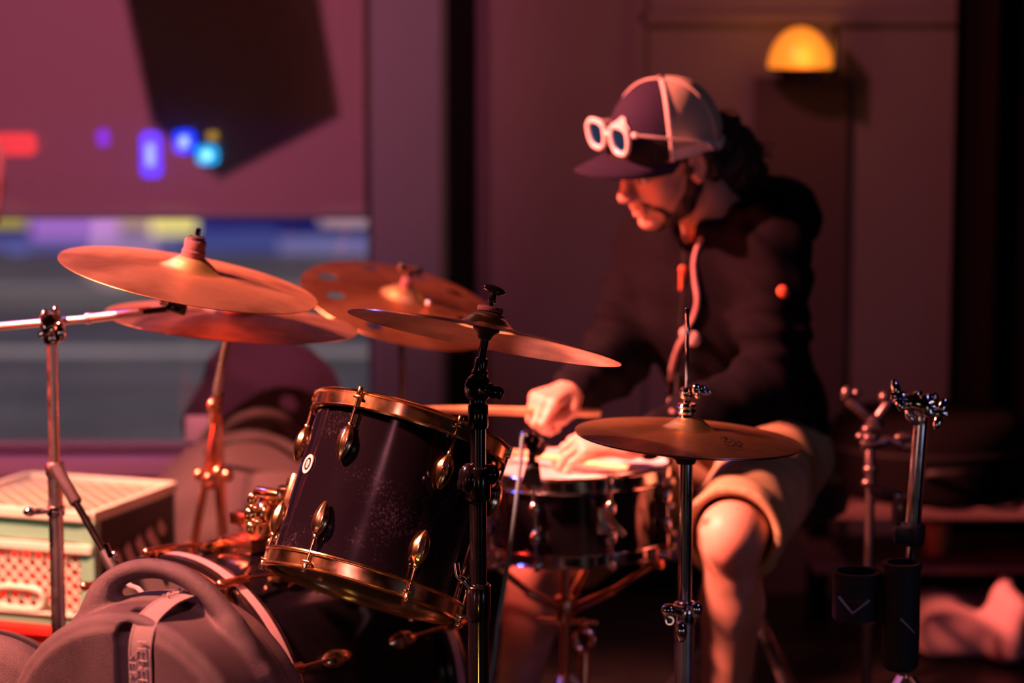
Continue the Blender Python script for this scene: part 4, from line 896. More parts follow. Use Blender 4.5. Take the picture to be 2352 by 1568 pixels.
for sg in (-1, 1):
    wv = Cs
    rb = ribbon([p + Cs * sg * (w_ - 0.002) for p in pp], Cs, 0.0016, 0.0024); bm2 = rb.bm
    me_ = bpy.data.meshes.new('x'); bm2.to_mesh(me_); bm2.free(); b2.bm.from_mesh(me_)
b2.build('edge_stitching', MAT['webbing'], st, False)
# woven letters down the strap (worn, read sideways)
def glyph(b, ch, o, ux, uy, s, nn, th=0.0010):
    G = {'C': [((1, 1), (0, 1)), ((0, 1), (0, 0)), ((0, 0), (1, 0))], 'Y': [((0, 1), (.5, .5)), ((1, 1), (.5, .5)), ((.5, .5), (.5, 0))], 'M': [((0, 0), (0, 1)), ((0, 1), (.5, .4)), ((.5, .4), (1, 1)), ((1, 1), (1, 0))],
         'B': [((0, 0), (0, 1)), ((0, 1), (.9, .9)), ((.9, .9), (0, .5)), ((0, .5), (1, .25)), ((1, .25), (0, 0))], 'A': [((0, 0), (.5, 1)), ((.5, 1), (1, 0)), ((.2, .4), (.8, .4))], 'L': [((0, 1), (0, 0)), ((0, 0), (1, 0))],
         'E': [((1, 1), (0, 1)), ((0, 1), (0, 0)), ((0, 0), (1, 0)), ((0, .5), (.8, .5))], 'R': [((0, 0), (0, 1)), ((0, 1), (1, .8)), ((1, .8), (0, .5)), ((.3, .5), (1, 0))], 'S': [((1, 1), (0, .8)), ((0, .8), (1, .3)), ((1, .3), (0, 0))],
         'T': [((0, 1), (1, 1)), ((.5, 1), (.5, 0))], 'F': [((1, 1), (0, 1)), ((0, 1), (0, 0)), ((0, .5), (.8, .5))], 'V': [((0, 1), (.5, 0)), ((.5, 0), (1, 1))], 'I': [((.5, 0), (.5, 1))], 'H': [((0, 0), (0, 1)), ((1, 0), (1, 1)), ((0, .5), (1, .5))], 'O': [((0, 0), (0, 1)), ((0, 1), (1, 1)), ((1, 1), (1, 0)), ((1, 0), (0, 0))]}
    for (a, c) in G[ch]:
        p = o + ux * a[0] * s * .7 + uy * a[1] * s; q = o + ux * c[0] * s * .7 + uy * c[1] * s
        b.beam(p + nn * 0.0004, q + nn * 0.0004, s * .14, th, hint=nn)
b = MB(); n0 = len(pp)
# the worn marks run down the strap in two short clusters
z0 = 0.172
for i, ch_ in enumerate('MEHEF'):
    glyph(b, ch_, cc + Cs * (sx + 0.011) + Zv * (z0 - i * 0.0125) + Cn * (HT + 0.0065), -Zv, -Cs * 1.0, 0.0125, Cn) if False else glyph(b, ch_, cc + Cs * (sx - 0.004 + (0.0 if i % 2 else 0.001)) + Zv * (z0 - i * 0.0135) + Cn * (HT + 0.0065), -Zv, Cs, 0.015, Cn)
for i, ch_ in enumerate('SEB'):
    glyph(b, ch_, cc + Cs * (sx - 0.017) + Zv * (z0 - 0.018 - i * 0.0135) + Cn * (HT + 0.0065), -Zv, Cs, 0.011, Cn)
b.build('woven_mark', MAT['webbing_print'], st, False)
b = MB(); tp = cc + Zv * (CR + 0.0105)
for i, ch_ in enumerate('SEMC'):
    glyph(b, ch_, cc + Cs * (sx - 0.010 + 0.0) + Zv * (CR + 0.0155 - 0.0003 * i) + Cn * (0.026 - i * 0.0135), -Cn, Cs, 0.012, Zv)
b.build('woven_mark', MAT['webbing_print'], st, False)
bz = cc + Cs * sx + Zv * 0.022 + Cn * (HT + 0.008)
b = MB(); M = Matrix((Cs, Zv, Cn)).transposed()
b.box(bz, (0.052, 0.009, 0.008), M, 0.002); b.box(bz - Zv * 0.045, (0.052, 0.07, 0.010), M, 0.003); b.box(bz + Cs * 0.024 - Zv * 0.004, (0.006, 0.018, 0.009), M, 0.002); b.box(bz - Cs * 0.024 - Zv * 0.004, (0.006, 0.018, 0.009), M, 0.002)
b.build('buckle', MAT['black_rubber'], t)
# scratches: thin raised scuff marks
b = MB(); random.seed(4)
for k in range(9):
    a0 = random.uniform(-75, -20); r0 = random.uniform(0.10, 0.17); L = random.uniform(.006, .02)
    p0 = cp_(a0, r0, HT + 0.0050); p1 = p0 + (Cs * random.uniform(-1, 1) + Zv * random.uniform(-1, 1)).normalized() * L
    b.beam(p0, p1, 0.0007, 0.0006, hint=Cn)
b.build('scuff_mark', mat('scuff', (0.12, 0.10, 0.105), 0.7), t, False)
b = MB(); b.box((cc.x, cc.y + 0.0, (cc.z - CR - 0.006) / 2), (0.46, 0.26, cc.z - CR - 0.006), Matrix.Rotation(-yaw, 3, 'Z'), 0.012)
tk = empty('equipment_trunk', (cc.x, cc.y, 0), 'flat black equipment trunk under the round drum case, below the picture', 'trunk')
b.build('body', MAT['case_plastic'], tk, False)
for sg in (-1, 1):
    b = MB(); b.tube(spline([Vector((cc.x + sg * .2 - .04, cc.y - .16 + sg * .085, .12)), Vector((cc.x + sg * .2, cc.y - .185 + sg * .085, .13)), Vector((cc.x + sg * .2 + .04, cc.y - .14 + sg * .085, .12))], 5), 0.005); b.build('handle', MAT['black_metal'], tk)
# second round case, mostly out of the frame at the corner
c2 = P(-40, 1700, 3.82); t = empty('round_cymbal_case', (c2.x, c2.y, 0), 'dark round case cut off by the lower left corner', 'drum case')
n2_ = Vector((-0.15, -1, 0.12)).normalized(); R2 = 250 / FPX * 3.82
b = MB(); b.lathe(c2 + n2_ * 0.05, -n2_, [(0, -0.004), (R2 * .8, -0.002), (R2 - 0.012, 0.006), (R2, 0.022), (R2, 0.085), (R2 - 0.012, 0.10), (0, 0.105)], 96); b.build('shell', MAT['case_plastic'], t)
b = MB(); b.lathe(c2 + n2_ * 0.0, n2_, [(R2 + 0.003, -.006), (R2 + 0.003, .006), (R2 - .002, .006), (R2 - .002, -.006)], 96, closed=True); b.build('rim_band', MAT['black_rubber'], t)
b = MB(); b.box((c2.x, c2.y, (c2.z - R2) / 2 + .0), (0.09, 0.12, c2.z - R2 + .01), None, 0.01); b.build('foot_block', MAT['case_plastic'], t)

# ------------------------------------------------------------------ milk crates
mat('mint_plastic', (0.20, 0.50, 0.36), 0.42, bump=0.2, bscale=90); mat('mint_edge', (0.62, 0.72, 0.60), 0.45); mat('black_plastic', (0.018, 0.018, 0.018), 0.45); mat('red_plastic', (0.75, 0.03, 0.02), 0.4); mat('white_plastic', (0.5, 0.45, 0.43), 0.5)
kA = P(208, 1188, 4.50)                                  # top front right corner
e1 = Vector((-0.955, 0.24, 0)).normalized(); e2 = Vector((-e1.y, e1.x, 0)); e2 = e2 if e2.y > 0 else -e2
e2 = Vector((0.34, 0.94, 0)).normalized(); e1 = Vector((-e2.y, e2.x, 0))
CW, CD, CH = 0.33, 0.33, 0.212
def kp(a, d, z): return kA + e1 * a + e2 * d + Zv * z     # a: to the left, d: back, z: up from the top rim
def kbar(b, p, q, wx=0.005, wy=0.005, hint=Zv, bev=0): b.beam(p, q, wx, wy, hint, bev)
def lattice(b, o, ux, uy, W, H, step, wd, dp, inset=0.004, clip=None):
    """diagonal lattice in a rectangle"""
    nn = ux.cross(uy).normalized(); n = int((W + H) / step)
    for k in range(1, n + 1):
        s = k * step
        for sg in (0, 1):
            pts = []
            x0 = max(0, s - H); y0 = s - x0; x1_ = min(W, s); y1_ = s - x1_
            if abs(x0 - x1_) < 1e-4: continue
            A = (x0, y0); B_ = (x1_, y1_)
            if sg: A = (W - A[0], A[1]); B_ = (W - B_[0], B_[1])
            b.beam(o + ux * A[0] + uy * A[1], o + ux * B_[0] + uy * B_[1], wd, dp, hint=nn)
t = empty('milk_crate', kp(CW / 2, CD / 2, -CH), 'mint green lattice milk crate at the left edge, standing on the red one', 'crate')
b = MB()
for a, c in ((kp(0, 0, 0), kp(CW, 0, 0)), (kp(CW, 0, 0), kp(CW, CD, 0)), (kp(CW, CD, 0), kp(0, CD, 0)), (kp(0, CD, 0), kp(0, 0, 0))): b.beam(a, c, 0.020, 0.016, bev=0.003)
b.build('top_rim', MAT['mint_edge'], t, False)
b = MB(); lattice(b, kp(0.005, 0.005, -0.002), e1, e2, CW - .01, CD - .01, 0.036, 0.0045, 0.002); b.build('top_lattice', MAT['mint_edge'], t, False)
b = MB(); b.beam(kp(0.005, 0.006, -0.030), kp(CW - .005, 0.006, -0.030), 0.040, 0.007, hint=Zv)
for a in (0.010, CW - 0.010): b.beam(kp(a, 0.006, -0.01), kp(a, 0.006, -CH), 0.030, 0.010, hint=e1, bev=.002)
b.beam(kp(-0.002, 0.01, -0.01), kp(-0.002, 0.01, -CH), 0.012, 0.026, hint=e1, bev=.002)
b.beam(kp(0, 0.006, -CH + 0.010), kp(CW, 0.006, -CH + 0.010), 0.022, 0.008, hint=Zv); b.build('front_frame', MAT['mint_plastic'], t, False)
b = MB(); b.beam(kp(-0.004, -0.002, -0.062), kp(CW, -0.002, -0.062), 0.016, 0.012, hint=Zv, bev=.002); b.beam(kp(-0.004, -0.002, -CH + 0.022), kp(CW, -0.002, -CH + 0.022), 0.006, 0.010, hint=Zv, bev=.002)
lattice(b, kp(0.028, 0.005, -CH + 0.022), e1, Zv, CW - .05, CH - .09, 0.026, 0.0040, 0.004); b.build('front_lattice', MAT['mint_edge'], t, False)
b = MB()
hw0, hw1, hz = 0.045, 0.145, -CH + 0.048
b.tube([kp(0.155, -0.003, hz) + e1 * (0.052 * math.copysign(abs(math.cos(a)) ** .55, math.cos(a))) + Zv * (0.021 * math.copysign(abs(math.sin(a)) ** .7, math.sin(a))) for a in [i * math.pi / 16 for i in range(32)]], 0.0055, 8, True)
b.build('hand_hole_rim', MAT['mint_edge'], t)
b = MB(); b.box(kp(CW / 2, CD / 2, -CH + .004), (CW, CD, .006), Matrix((e1, e2, Zv)).transposed()); b.beam(kp(CW / 2, CD, -.01), kp(CW / 2, CD, -CH), CW, .006, hint=e1); b.beam(kp(CW, CD / 2, -.01), kp(CW, CD / 2, -CH), CD, .006, hint=e2)
b.build('tray', MAT['mint_plastic'], t, False)
# black side with pale slanting slots
b = MB(); b.beam(kp(0.004, CD / 2, -.014), kp(0.004, CD / 2, -CH), CD - .01, .010, hint=e2); b.build('side_panel', MAT['black_plastic'], t, False)
b = MB()
for k in range(5):
    a0 = kp(-0.003, 0.085 + k * 0.043, -0.085 + k * 0.006); a1 = kp(-0.003, 0.130 + k * 0.043, -0.165 + k * 0.016); 
    if k == 4: a1 = a0.lerp(a1, .5)
    b.tube([a0.lerp(a1, j / 8) for j in range(9)], 0.012, 8, hint=e1, flat=0.25)
b.build('side_slot', MAT['white_plastic'], t)
# things inside, seen through the lattice
t2 = empty('red_bundle', kp(0.16, 0.1, -CH), 'red folded cloth inside the mint crate, seen through its hand hole', 'cloth')
F = Field(kp(0.30, 0.02, -CH) - Vector((.05, .12, .01)), kp(0.0, 0.3, 0) + Vector((.05, .05, 0)), 0.008)
F.rbox(kp(0.150, 0.075, -CH + 0.058), (0.12, 0.06, 0.050), 0.02, Matrix((e1, e2, Zv)).transposed()); F.ell(kp(0.06, 0.08, -CH + 0.10), (0.04, 0.04, 0.03))
F.mesh('folded_cloth', MAT['red_plastic'], t2)
t2 = empty('pale_bundle', kp(0.24, 0.2, -CH), 'pale bundle inside the mint crate behind its front lattice', 'cloth')
F = Field(kp(0.32, 0.02, -CH) - Vector((.05, .12, .01)), kp(0.0, 0.3, 0) + Vector((.05, .05, 0)), 0.008)
F.rbox(kp(0.25, 0.235, -CH + 0.10), (0.05, 0.06, 0.075), 0.04, Matrix((e1, e2, Zv)).transposed()); F.mesh('folded_cloth', mat('peach_cloth', (0.45, 0.26, 0.2), .9), t2)
# red crate below
zb_ = kA.z - CH
t = empty('milk_crate', kp(CW / 2, CD / 2, -kA.z), 'bright red plastic crate under the mint one', 'crate')
b = MB(); hh = zb_ - 0.0
for a, c in ((kp(-0.008, -0.008, -CH - .010), kp(CW, -0.008, -CH - .010)), (kp(CW, 0, -CH - .01), kp(CW, CD, -CH - .01)), (kp(CW, CD, -CH - .01), kp(0, CD, -CH - .01)), (kp(-0.008, CD, -CH - .01), kp(-0.008, -.008, -CH - .01))): b.beam(a, c, 0.018, 0.014, bev=0.003)
b.build('rim', MAT['red_plastic'], t, False)
b = MB(); b.beam(kp(CW / 2, 0, -CH - .015), kp(CW / 2, 0.0, -kA.z + .004), CW - .006, .007, hint=e1); b.beam(kp(CW / 2, CD, -CH - .015), kp(CW / 2, CD, -kA.z + .004), CW - .006, .007, hint=e1)
b.beam(kp(0, CD / 2, -CH - .015), kp(0, CD / 2, -kA.z + .004), CD, .007, hint=e2); b.beam(kp(CW, CD / 2, -CH - .015), kp(CW, CD / 2, -kA.z + .004), CD, .007, hint=e2); b.box(kp(CW / 2, CD / 2, -kA.z + .005), (CW, CD, .008), Matrix((e1, e2, Zv)).transposed())
b.build('walls', MAT['red_plastic'], t, False)

# ------------------------------------------------------------------ soft bags in front of the window
mat('bag_nylon', (0.095, 0.065, 0.075), 0.75, bump=0.5, bscale=160, sheen=0.2)
bagc = P(590, 1000, 5.25)
def bag(name, label, parts, lo, hi, h=0.012, warp=0.006, seed=0.0, m='bag_nylon'):
    t = empty(name, ((lo[0] + hi[0]) / 2, (lo[1] + hi[1]) / 2, 0), label, 'bag')
    F = Field(lo, hi, h); parts(F)
    F.warp(lambda X, Y, Z: warp * np.sin(X * 31 + 2 * np.sin(Z * 17 + seed)) * np.sin(Z * 23 + seed + Y * 14))
    F.mesh('body', MAT[m], t, 1); return t
def big(F):
    c = P(600, 905, 5.35); z0 = 0.0
    F.chain([((c.x - .01, c.y, 0.10), 0.15), ((c.x, c.y, .45), 0.155), ((c.x, c.y + .02, c.z - .0), 0.14)], 0.05)
    F.ell((c.x + .07, c.y + .03, c.z - .06), (0.10, 0.09, 0.16), None, .04)
    F.ell((c.x - .07, c.y - .04, c.z - .08), (0.09, 0.09, 0.15), None, .04)
    F.cone((c.x + .045, c.y - .14, c.z + .03), (c.x + .085, c.y - .14, c.z - .2), 0.018, 0.02, .012, 's')
    F.cone((c.x - .09, c.y - .14, c.z - .02), (c.x + .02, c.y - .15, c.z - .05), 0.012, 0.012, .012, 's')
    F.cone((c.x - .05, c.y - .14, c.z - .10), (c.x + .02, c.y - .15, c.z - .13), 0.012, 0.016, .012, 's')
cb = P(600, 905, 5.35)
t = bag('backpack', 'tall dark backpack with a pale label, leaning below the window', big, (cb.x - .25, cb.y - .22, 0.0), (cb.x + .25, cb.y + .22, cb.z + .20), warp=0.012)
b = MB(); b.box(P(456, 985, 5.16), (0.056, 0.012, 0.058), None, 0.004); b.build('label_patch', mat('pale_patch', (0.75, 0.66, 0.66), 0.6), t)
b = MB(); b.tube(spline([P(515, 1000, 5.1), P(540, 968, 5.06), P(590, 950, 5.04), P(640, 958, 5.05), P(675, 990, 5.08), P(690, 1020, 5.1)], 6), 0.012, 10); b.build('carry_handle', MAT['bag_nylon'], t)
def low(F):
    c = P(560, 1110, 5.05)
    F.ell((c.x, c.y, c.z - .09), (0.21, 0.13, 0.20), None, .05); F.rbox((c.x, c.y, 0.16), (0.20, 0.13, 0.155), 0.06, None, .05)
    F.cone((c.x - .01, c.y - .15, c.z - .02), (c.x - .02, c.y - .16, c.z - .22), .014, .016, .012, 's')
cb = P(560, 1110, 5.05)
t = bag('gig_bag', 'low rounded dark gig bag in front of the backpack, behind the copper-coloured tripod', low, (cb.x - .26, cb.y - .20, 0.0), (cb.x + .27, cb.y + .18, cb.z + .16), warp=0.005, seed=2)
b = MB(); b.tube(spline([P(470, 1040, 4.93), P(540, 1012, 4.90), P(620, 1018, 4.90), P(690, 1060, 4.93)], 6), 0.004, 8); b.build('zip', MAT['black_rubber'], t)
b = MB(); b.beam(P(540, 1085, 4.88), P(520, 1300, 4.87), 0.05, 0.012, hint=RIGHT, bev=.004); b.beam(P(640, 1085, 4.88), P(640, 1300, 4.87), 0.10, 0.014, hint=RIGHT, bev=.004); b.build('front_strap', MAT['bag_nylon'], t)

# ------------------------------------------------------------------ right: chrome stand with stick holders
rc = P(2118, 940, 3.95); RX, RY = rc.x, rc.y
def rs_(py): r = ray(2110, py); return Vector((RX, RY, CAM_Z + r.z * (RY / r.y)))
lean = Vector((-0.0, 0, 1))
def rl(py): p = rs_(py); return p + Vector(((p.z - rc.z) * 0.055, 0, 0))
t = empty('chrome_stand', (rl(1900).x, RY, 0), 'chrome stand at right with wing nuts on top and no cymbal', 'cymbal stand')
b = MB(); b.cyl(rl(955), rl(1215), 0.0125, n=24); b.build('upper_tube', MAT['chrome'], t)
b = MB(); b.cyl(rl(1210), (rl(1800).x, RY, .1), 0.0085, n=20); b.build('inner_tube', MAT['chrome'], t)
b = MB(); b.cylb(rl(1200), rl(1252), 0.0210, n=24); b.box(rl(1225) + Vector((-.018, -.012, 0)), (0.03, 0.02, 0.028), None, .004); b.build('tube_clamp', MAT['black_rubber'], t)
b = MB()
for y, k in ((918, 0), (928, 1)): pass
b.cylb(P(2088, 922, 3.93), P(2150, 932, 3.93), 0.0140, n=20); b.cylb(P(2100, 900, 3.94), P(2118, 950, 3.94), 0.0125, n=20); b.cylb(P(2122, 905, 3.93), P(2134, 955, 3.93), 0.0140, n=20); b.ell(P(2145, 912, 3.93), 0.008)
b.ell(P(2090, 925, 3.93), 0.014, 0.012, 0.014); b.tube(spline([P(2085, 930, 3.94), P(2090, 958, 3.94), P(2108, 972, 3.945)], 5), 0.006); b.build('tilter_head', MAT['chrome'], t)
for (x, y, dx, dy, s) in ((2062, 908, 0.25, 1, 1), (2160, 950, -0.3, 1, 1)):
    b = MB(); q = P(x, y, 3.92); al = (RIGHT * dx - UP).normalized() * -1
    ss = (RIGHT + UP * dx * .3).normalized()
    b.cylb(q - ss * 0.012, q + ss * 0.012, 0.0065, n=12)
    M = Matrix((ss, FWD, al)).transposed(); b.ell(q + al * 0.013, 0.0075, 0.004, 0.015, M, 14, 8); b.ell(q - al * 0.013, 0.0075, 0.004, 0.015, M, 14, 8); b.build('wing_nut', MAT['chrome'], t)
b = MB(); b.cylb(P(2052, 917, 3.92), P(2090, 924, 3.93), 0.005, n=10); b.cylb(P(2140, 938, 3.93), P(2166, 944, 3.92), 0.006, n=10); b.build('tilter_screw', MAT['chrome'], t)
for a_, L in ((-2.35, .34), (-0.55, .36), (1.3, .3)):
    d = Vector((math.cos(a_), math.sin(a_) * .6, 0)); o0 = Vector((rl(1400).x, RY, 0.37)); e_ = o0 + d * L; e_.z = 0.012
    b = MB(); b.beam(o0 + d * 0.01, e_, 0.007, 0.018, bev=0.002); b.build('leg', MAT['worn_chrome'], t)
def stick_bag(name, c_px, top, bot, wpx, label, d, vpx):
    a = P(c_px, top, d); e_ = P(c_px, bot, d); e_ = Vector((a.x, a.y, e_.z)); R = wpx / 2 / FPX * d
    t = empty(name, e_, label, 'stick holder'); H = a.z - e_.z
    b = MB(); b.lathe(e_, (0, 0, 1), [(0, 0), (R - .008, 0), (R, .008), (R, H), (R - .004, H), (R - .004, .012), (0, .01)], 40); b.build('holder_tube', MAT['black_rubber'], t)
    b = MB(); b.lathe(Vector((a.x, a.y, a.z - .008)), (0, 0, 1), [(R - .006, 0), (R + .002, 0), (R + .002, .009), (R - .006, .009)], 40, closed=True); b.build('rim_ring', MAT['black_rubber'], t)
    b = MB(); mk = mat('silver_print', (0.6, 0.56, 0.56), 0.5)
    def on(px, py):
        r = ray(px, py); o = Vector((0, 0, CAM_Z)); ox, oy = o.x - a.x, o.y - a.y; A = r.x ** 2 + r.y ** 2; B = 2 * (ox * r.x + oy * r.y); C = ox * ox + oy * oy - (R + .0008) ** 2
        D = max(B * B - 4 * A * C, 0); return o + r * ((-B - math.sqrt(D)) / (2 * A))
    for (p0, p1) in vpx:
        pts = [on(p0[0] + (p1[0] - p0[0]) * i / 8, p0[1] + (p1[1] - p0[1]) * i / 8) for i in range(9)]
        b.tube(pts, [0.0042 - .0020 * i / 8 for i in range(9)], 6, flat=0.4)
    b.build('printed_v', mk, t); return t, on
t_s, on = stick_bag('stick_holder', 1968, 1312, 1432, 108, 'black round stick holder with a whole silver V, left of the chrome stand', 3.93, [((1928, 1370), (1958, 1408)), ((1996, 1378), (1958, 1408))])
b = MB()
for i, ch_ in enumerate('VATER'):
    o = on(1945 + i * 7, 1383); glyph(b, ch_, o - FWD * .0006, RIGHT, UP, 0.0045, -FWD, .0006)
b.build('printed_name', mat('red_print', (0.25, 0.03, 0.03), .5), t_s, False)
b = MB(); b.beam(P(2010, 1330, 3.93), P(2040, 1330, 3.93), 0.02, 0.02, bev=.003); b.build('hanger', MAT['black_rubber'], t_s)
t_s, on = stick_bag('stick_holder', 2072, 1292, 1545, 86, 'tall black round stick holder with a slanting silver mark, fixed to the chrome stand', 3.90, [((2068, 1420), (2100, 1452))])
b = MB(); b.lathe(rl(1500) + Vector((0, 0, 0)), (0, 0, 1), [(0.008, 0), (0.012, 0), (0.012, .01), (0.008, .01)], 20, closed=True); b.build('clip', MAT['worn_chrome'], t_s)

# folded stand with arms, further back
D = 4.45; mat('dull_metal', (0.22, 0.17, 0.17), 0.35, 0.9)
t = empty('folded_tilter_stand', (P(2000, 1100, D).x, P(2000, 1100, D).y, 0), 'blurred stand with forked double arms, left of the chrome stand', 'drum stand')
b = MB(); b.cylb(P(1948, 918, D), P(2002, 965, D), .010, n=12); b.ell(P(1946, 905, D), .012, .01, .016); b.ell(P(1968, 903, D), .010); b.cylb(P(2050, 912, D), P(2012, 965, D), .010, n=12); b.ell(P(2032, 912, D), .012); b.build('forked_arm', MAT['dull_metal'], t)
b = MB(); b.cylb(P(2000, 955, D), P(2018, 985, D), .013, n=14); b.ell(P(1996, 985, D), .014, .012, .010); b.cylb(P(1978, 1022, D), P(2040, 1012, D), .012, n=14); b.ell(P(1980, 1001, D), .012, .01, .008); b.ell(P(2000, 1005, D), .018, .014, .012); b.build('swivel_hub', MAT['dull_metal'], t)
b = MB(); b.cylb(P(2035, 1006, D), P(2075, 1024, D), .009, n=12); b.cylb(P(2070, 1026, D), P(2104, 1024, D), .008, n=12); b.ell(P(2078, 1003, D), .020, .01, .008); b.build('side_arm', MAT['dull_metal'], t)
b = MB(); p0 = P(1998, 1030, D); b.cylb(p0, P(2000, 1110, D), .010, n=14); b.ell(P(2000, 1078, D), .014, .012, .012); b.ell(P(1996, 1108, D), .014, .012, .010); b.cyl(P(2000, 1105, D), (p0.x, p0.y, .02), .009, n=14); b.build('post', MAT['dull_metal'], t)
b = MB(); b.beam(P(1995, 1120, D), P(2068, 1142, D), .018, .022, bev=.004); b.box(P(2072, 1172, D), (.034, .04, .055), None, .005); b.build('mount_block', MAT['black_metal'], t)
b = MB(); b.cylb((p0.x, p0.y, 0.0), (p0.x, p0.y, .02), .16, n=32); b.build('base_plate', MAT['black_metal'], t)

# bench along the wall, with a soft case on it and odds under it
mat('bench_board', (0.15, 0.09, 0.085), 0.6, var=.2, vscale=8)
zl = PY(2100, 1178, 5.3).z; bx0 = PY(1896, 1180, 5.3).x
t = empty('low_bench', ((bx0 + XR) / 2, 5.6, 0), 'low wooden bench along the wall behind the stands at right', 'bench')
b = MB(); b.box(((bx0 + XR - .1) / 2, 5.57, zl), (XR - .1 - bx0, .56, .028), None, .004); b.build('top_board', MAT['bench_board'], t, False)
b = MB(); b.box(((bx0 + XR - .1) / 2, 5.66, zl - .17), (XR - .1 - bx0, .36, .02), None, .003); b.build('lower_shelf', MAT['bench_board'], t, False)
for x in (bx0 + .05, bx0 + 1.2, XR - .2):
    b = MB(); b.box((x, 5.81, (zl - .014) / 2), (.05, .05, zl - .014), None, .003); b.box((x, 5.38, (zl - .014) / 2), (.05, .05, zl - .014), None, .003) if x > 2 else None; b.build('leg', MAT['black_frame'], t, False)
cu = PY(2130, 1075, 5.5)
t = empty('soft_drum_case', (cu.x, cu.y, zl + .014), 'large round black soft drum case lying on the bench', 'drum case')
b = MB(); Rc = .23; hC = .185; b.lathe((cu.x, cu.y, zl + .014), (0, 0, 1), [(0, 0), (Rc - .03, 0), (Rc - .006, .012), (Rc, .04), (Rc, hC - .05), (Rc - .015, hC - .02), (Rc - .05, hC), (0, hC + .006)], 64); b.build('body', mat('black_nylon', (0.006, 0.005, 0.006), .95, spec=0.05), t)
b = MB(); b.tube([Vector((cu.x, cu.y, zl + .014 + hC * .62)) + Vector((math.cos(a), math.sin(a), 0)) * (Rc + .002) for a in [i * math.pi / 32 for i in range(64)]], .004, 6, True); b.build('zip', MAT['black_rubber'], t)
b = MB(); b.tube(spline([Vector((cu.x - .05, cu.y - Rc, zl + .09)), Vector((cu.x - .03, cu.y - Rc - .03, zl + .10)), Vector((cu.x + .03, cu.y - Rc - .03, zl + .10)), Vector((cu.x + .05, cu.y - Rc, zl + .09))], 6), .008, 8); b.build('handle', MAT['black_rubber'], t)
pcup = PY(2150, 1282, 5.62)
b = MB(); zc = zl - .16; b.lathe((pcup.x, pcup.y, zc), (0, 0, 1), [(0, 0), (.026, 0), (.034, .075), (.031, .075), (.024, .004), (0, .004)], 24)
tag(b.build('cup', mat('tan_paper', (.55, .25, .16), .7)), 'small tan cup on the shelf under the bench, right of the stick holders', 'cup')
cl = PY(2250, 1470, 5.55)
F = Field((cl.x - .22, 5.15, 0), (cl.x + .45, 5.95, .32), .012)
F.rbox((cl.x + .08, 5.55, .055), (.24, .16, .05), .03); F.ell((cl.x + .03, 5.42, .10), (.035, .05, .10), None, .04); F.ell((cl.x - .10, 5.52, .09), (.06, .10, .04), None, .04); F.cone((cl.x + .03, 5.38, .02), (cl.x + .05, 5.36, .13), .03, .03, .03)
F.warp(lambda X, Y, Z: .008 * np.sin(X * 40 + 3 * np.sin(Y * 22)) * np.sin(Z * 30 + Y * 25)); 
o = F.mesh('cloth_heap', mat('pink_cloth', (.55, .36, .36), .9), None, 1); tag(o, 'crumpled pale cloth heap on the floor under the bench, lower right', 'cloth')
# throne
tx, ty = 0.485, 4.84
t = empty('drum_throne', (tx, ty, 0), 'black round drum throne the drummer sits on', 'stool')
b = MB(); b.lathe((tx + .02, ty, .455), (0, 0, 1), [(0, 0), (.15, 0), (.175, .015), (.18, .04), (.17, .075), (.13, .088), (0, .088)], 48); b.build('seat', mat('seat_vinyl', (.012, .010, .011), .5, bump=.3, bscale=150), t)
b = MB(); b.cyl((tx, ty, .08), (tx, ty, .46), .014); b.cylb((tx, ty, .40), (tx, ty, .458), .03); b.build('post', MAT['worn_chrome'], t)
for k in range(3):
    a_ = 1.0 + k * 2.094; d = Vector((math.cos(a_), math.sin(a_), 0)); o0 = Vector((tx, ty, 0.28))
    b = MB(); b.beam(o0, o0 + d * 0.24 + Vector((0, 0, -0.27)), 0.008, 0.018, bev=0.002); b.build('leg', MAT['worn_chrome'], t)
# ------------------------------------------------------------------ the drummer
mat('skin', (0.62, 0.34, 0.25), 0.50, sss=0.12, var=0.06, vscale=40)
mat('jacket_cloth', (0.0085, 0.0075, 0.011), 0.9, bump=0.4, bscale=300, spec=0.03)
mat('shirt_cloth', (0.01, 0.01, 0.011), 0.9)
mat('shorts_cloth', (0.40, 0.30, 0.17), 0.85, bump=0.4, bscale=350)
mat('hair_brown', (0.016, 0.008, 0.006), 0.6, bump=1.0, bscale=260)
mat('cap_navy', (0.034, 0.026, 0.058), 0.9, spec=0.1, bump=0.4, bscale=500)
mat('cap_mesh', (0.55, 0.47, 0.36), 0.8, bump=0.8, bscale=420)
mat('cap_piping', (0.80, 0.70, 0.66), 0.7)
mat('glasses_white', (0.88, 0.84, 0.84), 0.35)
mat('lens_blue', (0.04, 0.28, 0.75), 0.12, 0.9)  # mirror blue, brightened so the colour carries a blue reflection
mat('shoe_black', (0.015, 0.014, 0.014), 0.6)
th_, ro_ = math.radians(26), math.radians(9)
f0 = Vector((-0.85, -0.53, 0)).normalized(); l0 = Vector((-f0.y, f0.x, 0)); l0 = l0 if l0.x > 0 else -l0
hf = (f0 * math.cos(th_) - Zv * math.sin(th_)); hu = (Zv * math.cos(th_) + f0 * math.sin(th_))
hl = (l0 * math.cos(ro_) - hu * math.sin(ro_)); hu = (hu * math.cos(ro_) + l0 * math.sin(ro_))
HM = Matrix((hf, hl, hu)).transposed()
ear = P(1602, 380, 4.50); HO = ear - HM @ Vector((-0.005, 0.078, 0.0))
def hp(x, y, z): return HO + HM @ Vector((x * (.97 if z < 0 else 1), y, z * (.92 if z < 0 else 1)))
neck = Vector((0.425, 4.70, 1.06)); pelvis = Vector((0.475, 4.83, 0.60)); chest = Vector((0.405, 4.69, 0.915))
tf = Vector((-0.70, -0.714, 0)).normalized(); tl = Vector((0.714, -0.70, 0)).normalized()
LS, RS = P(1775, 560, 4.56), P(1500, 560, 4.80)
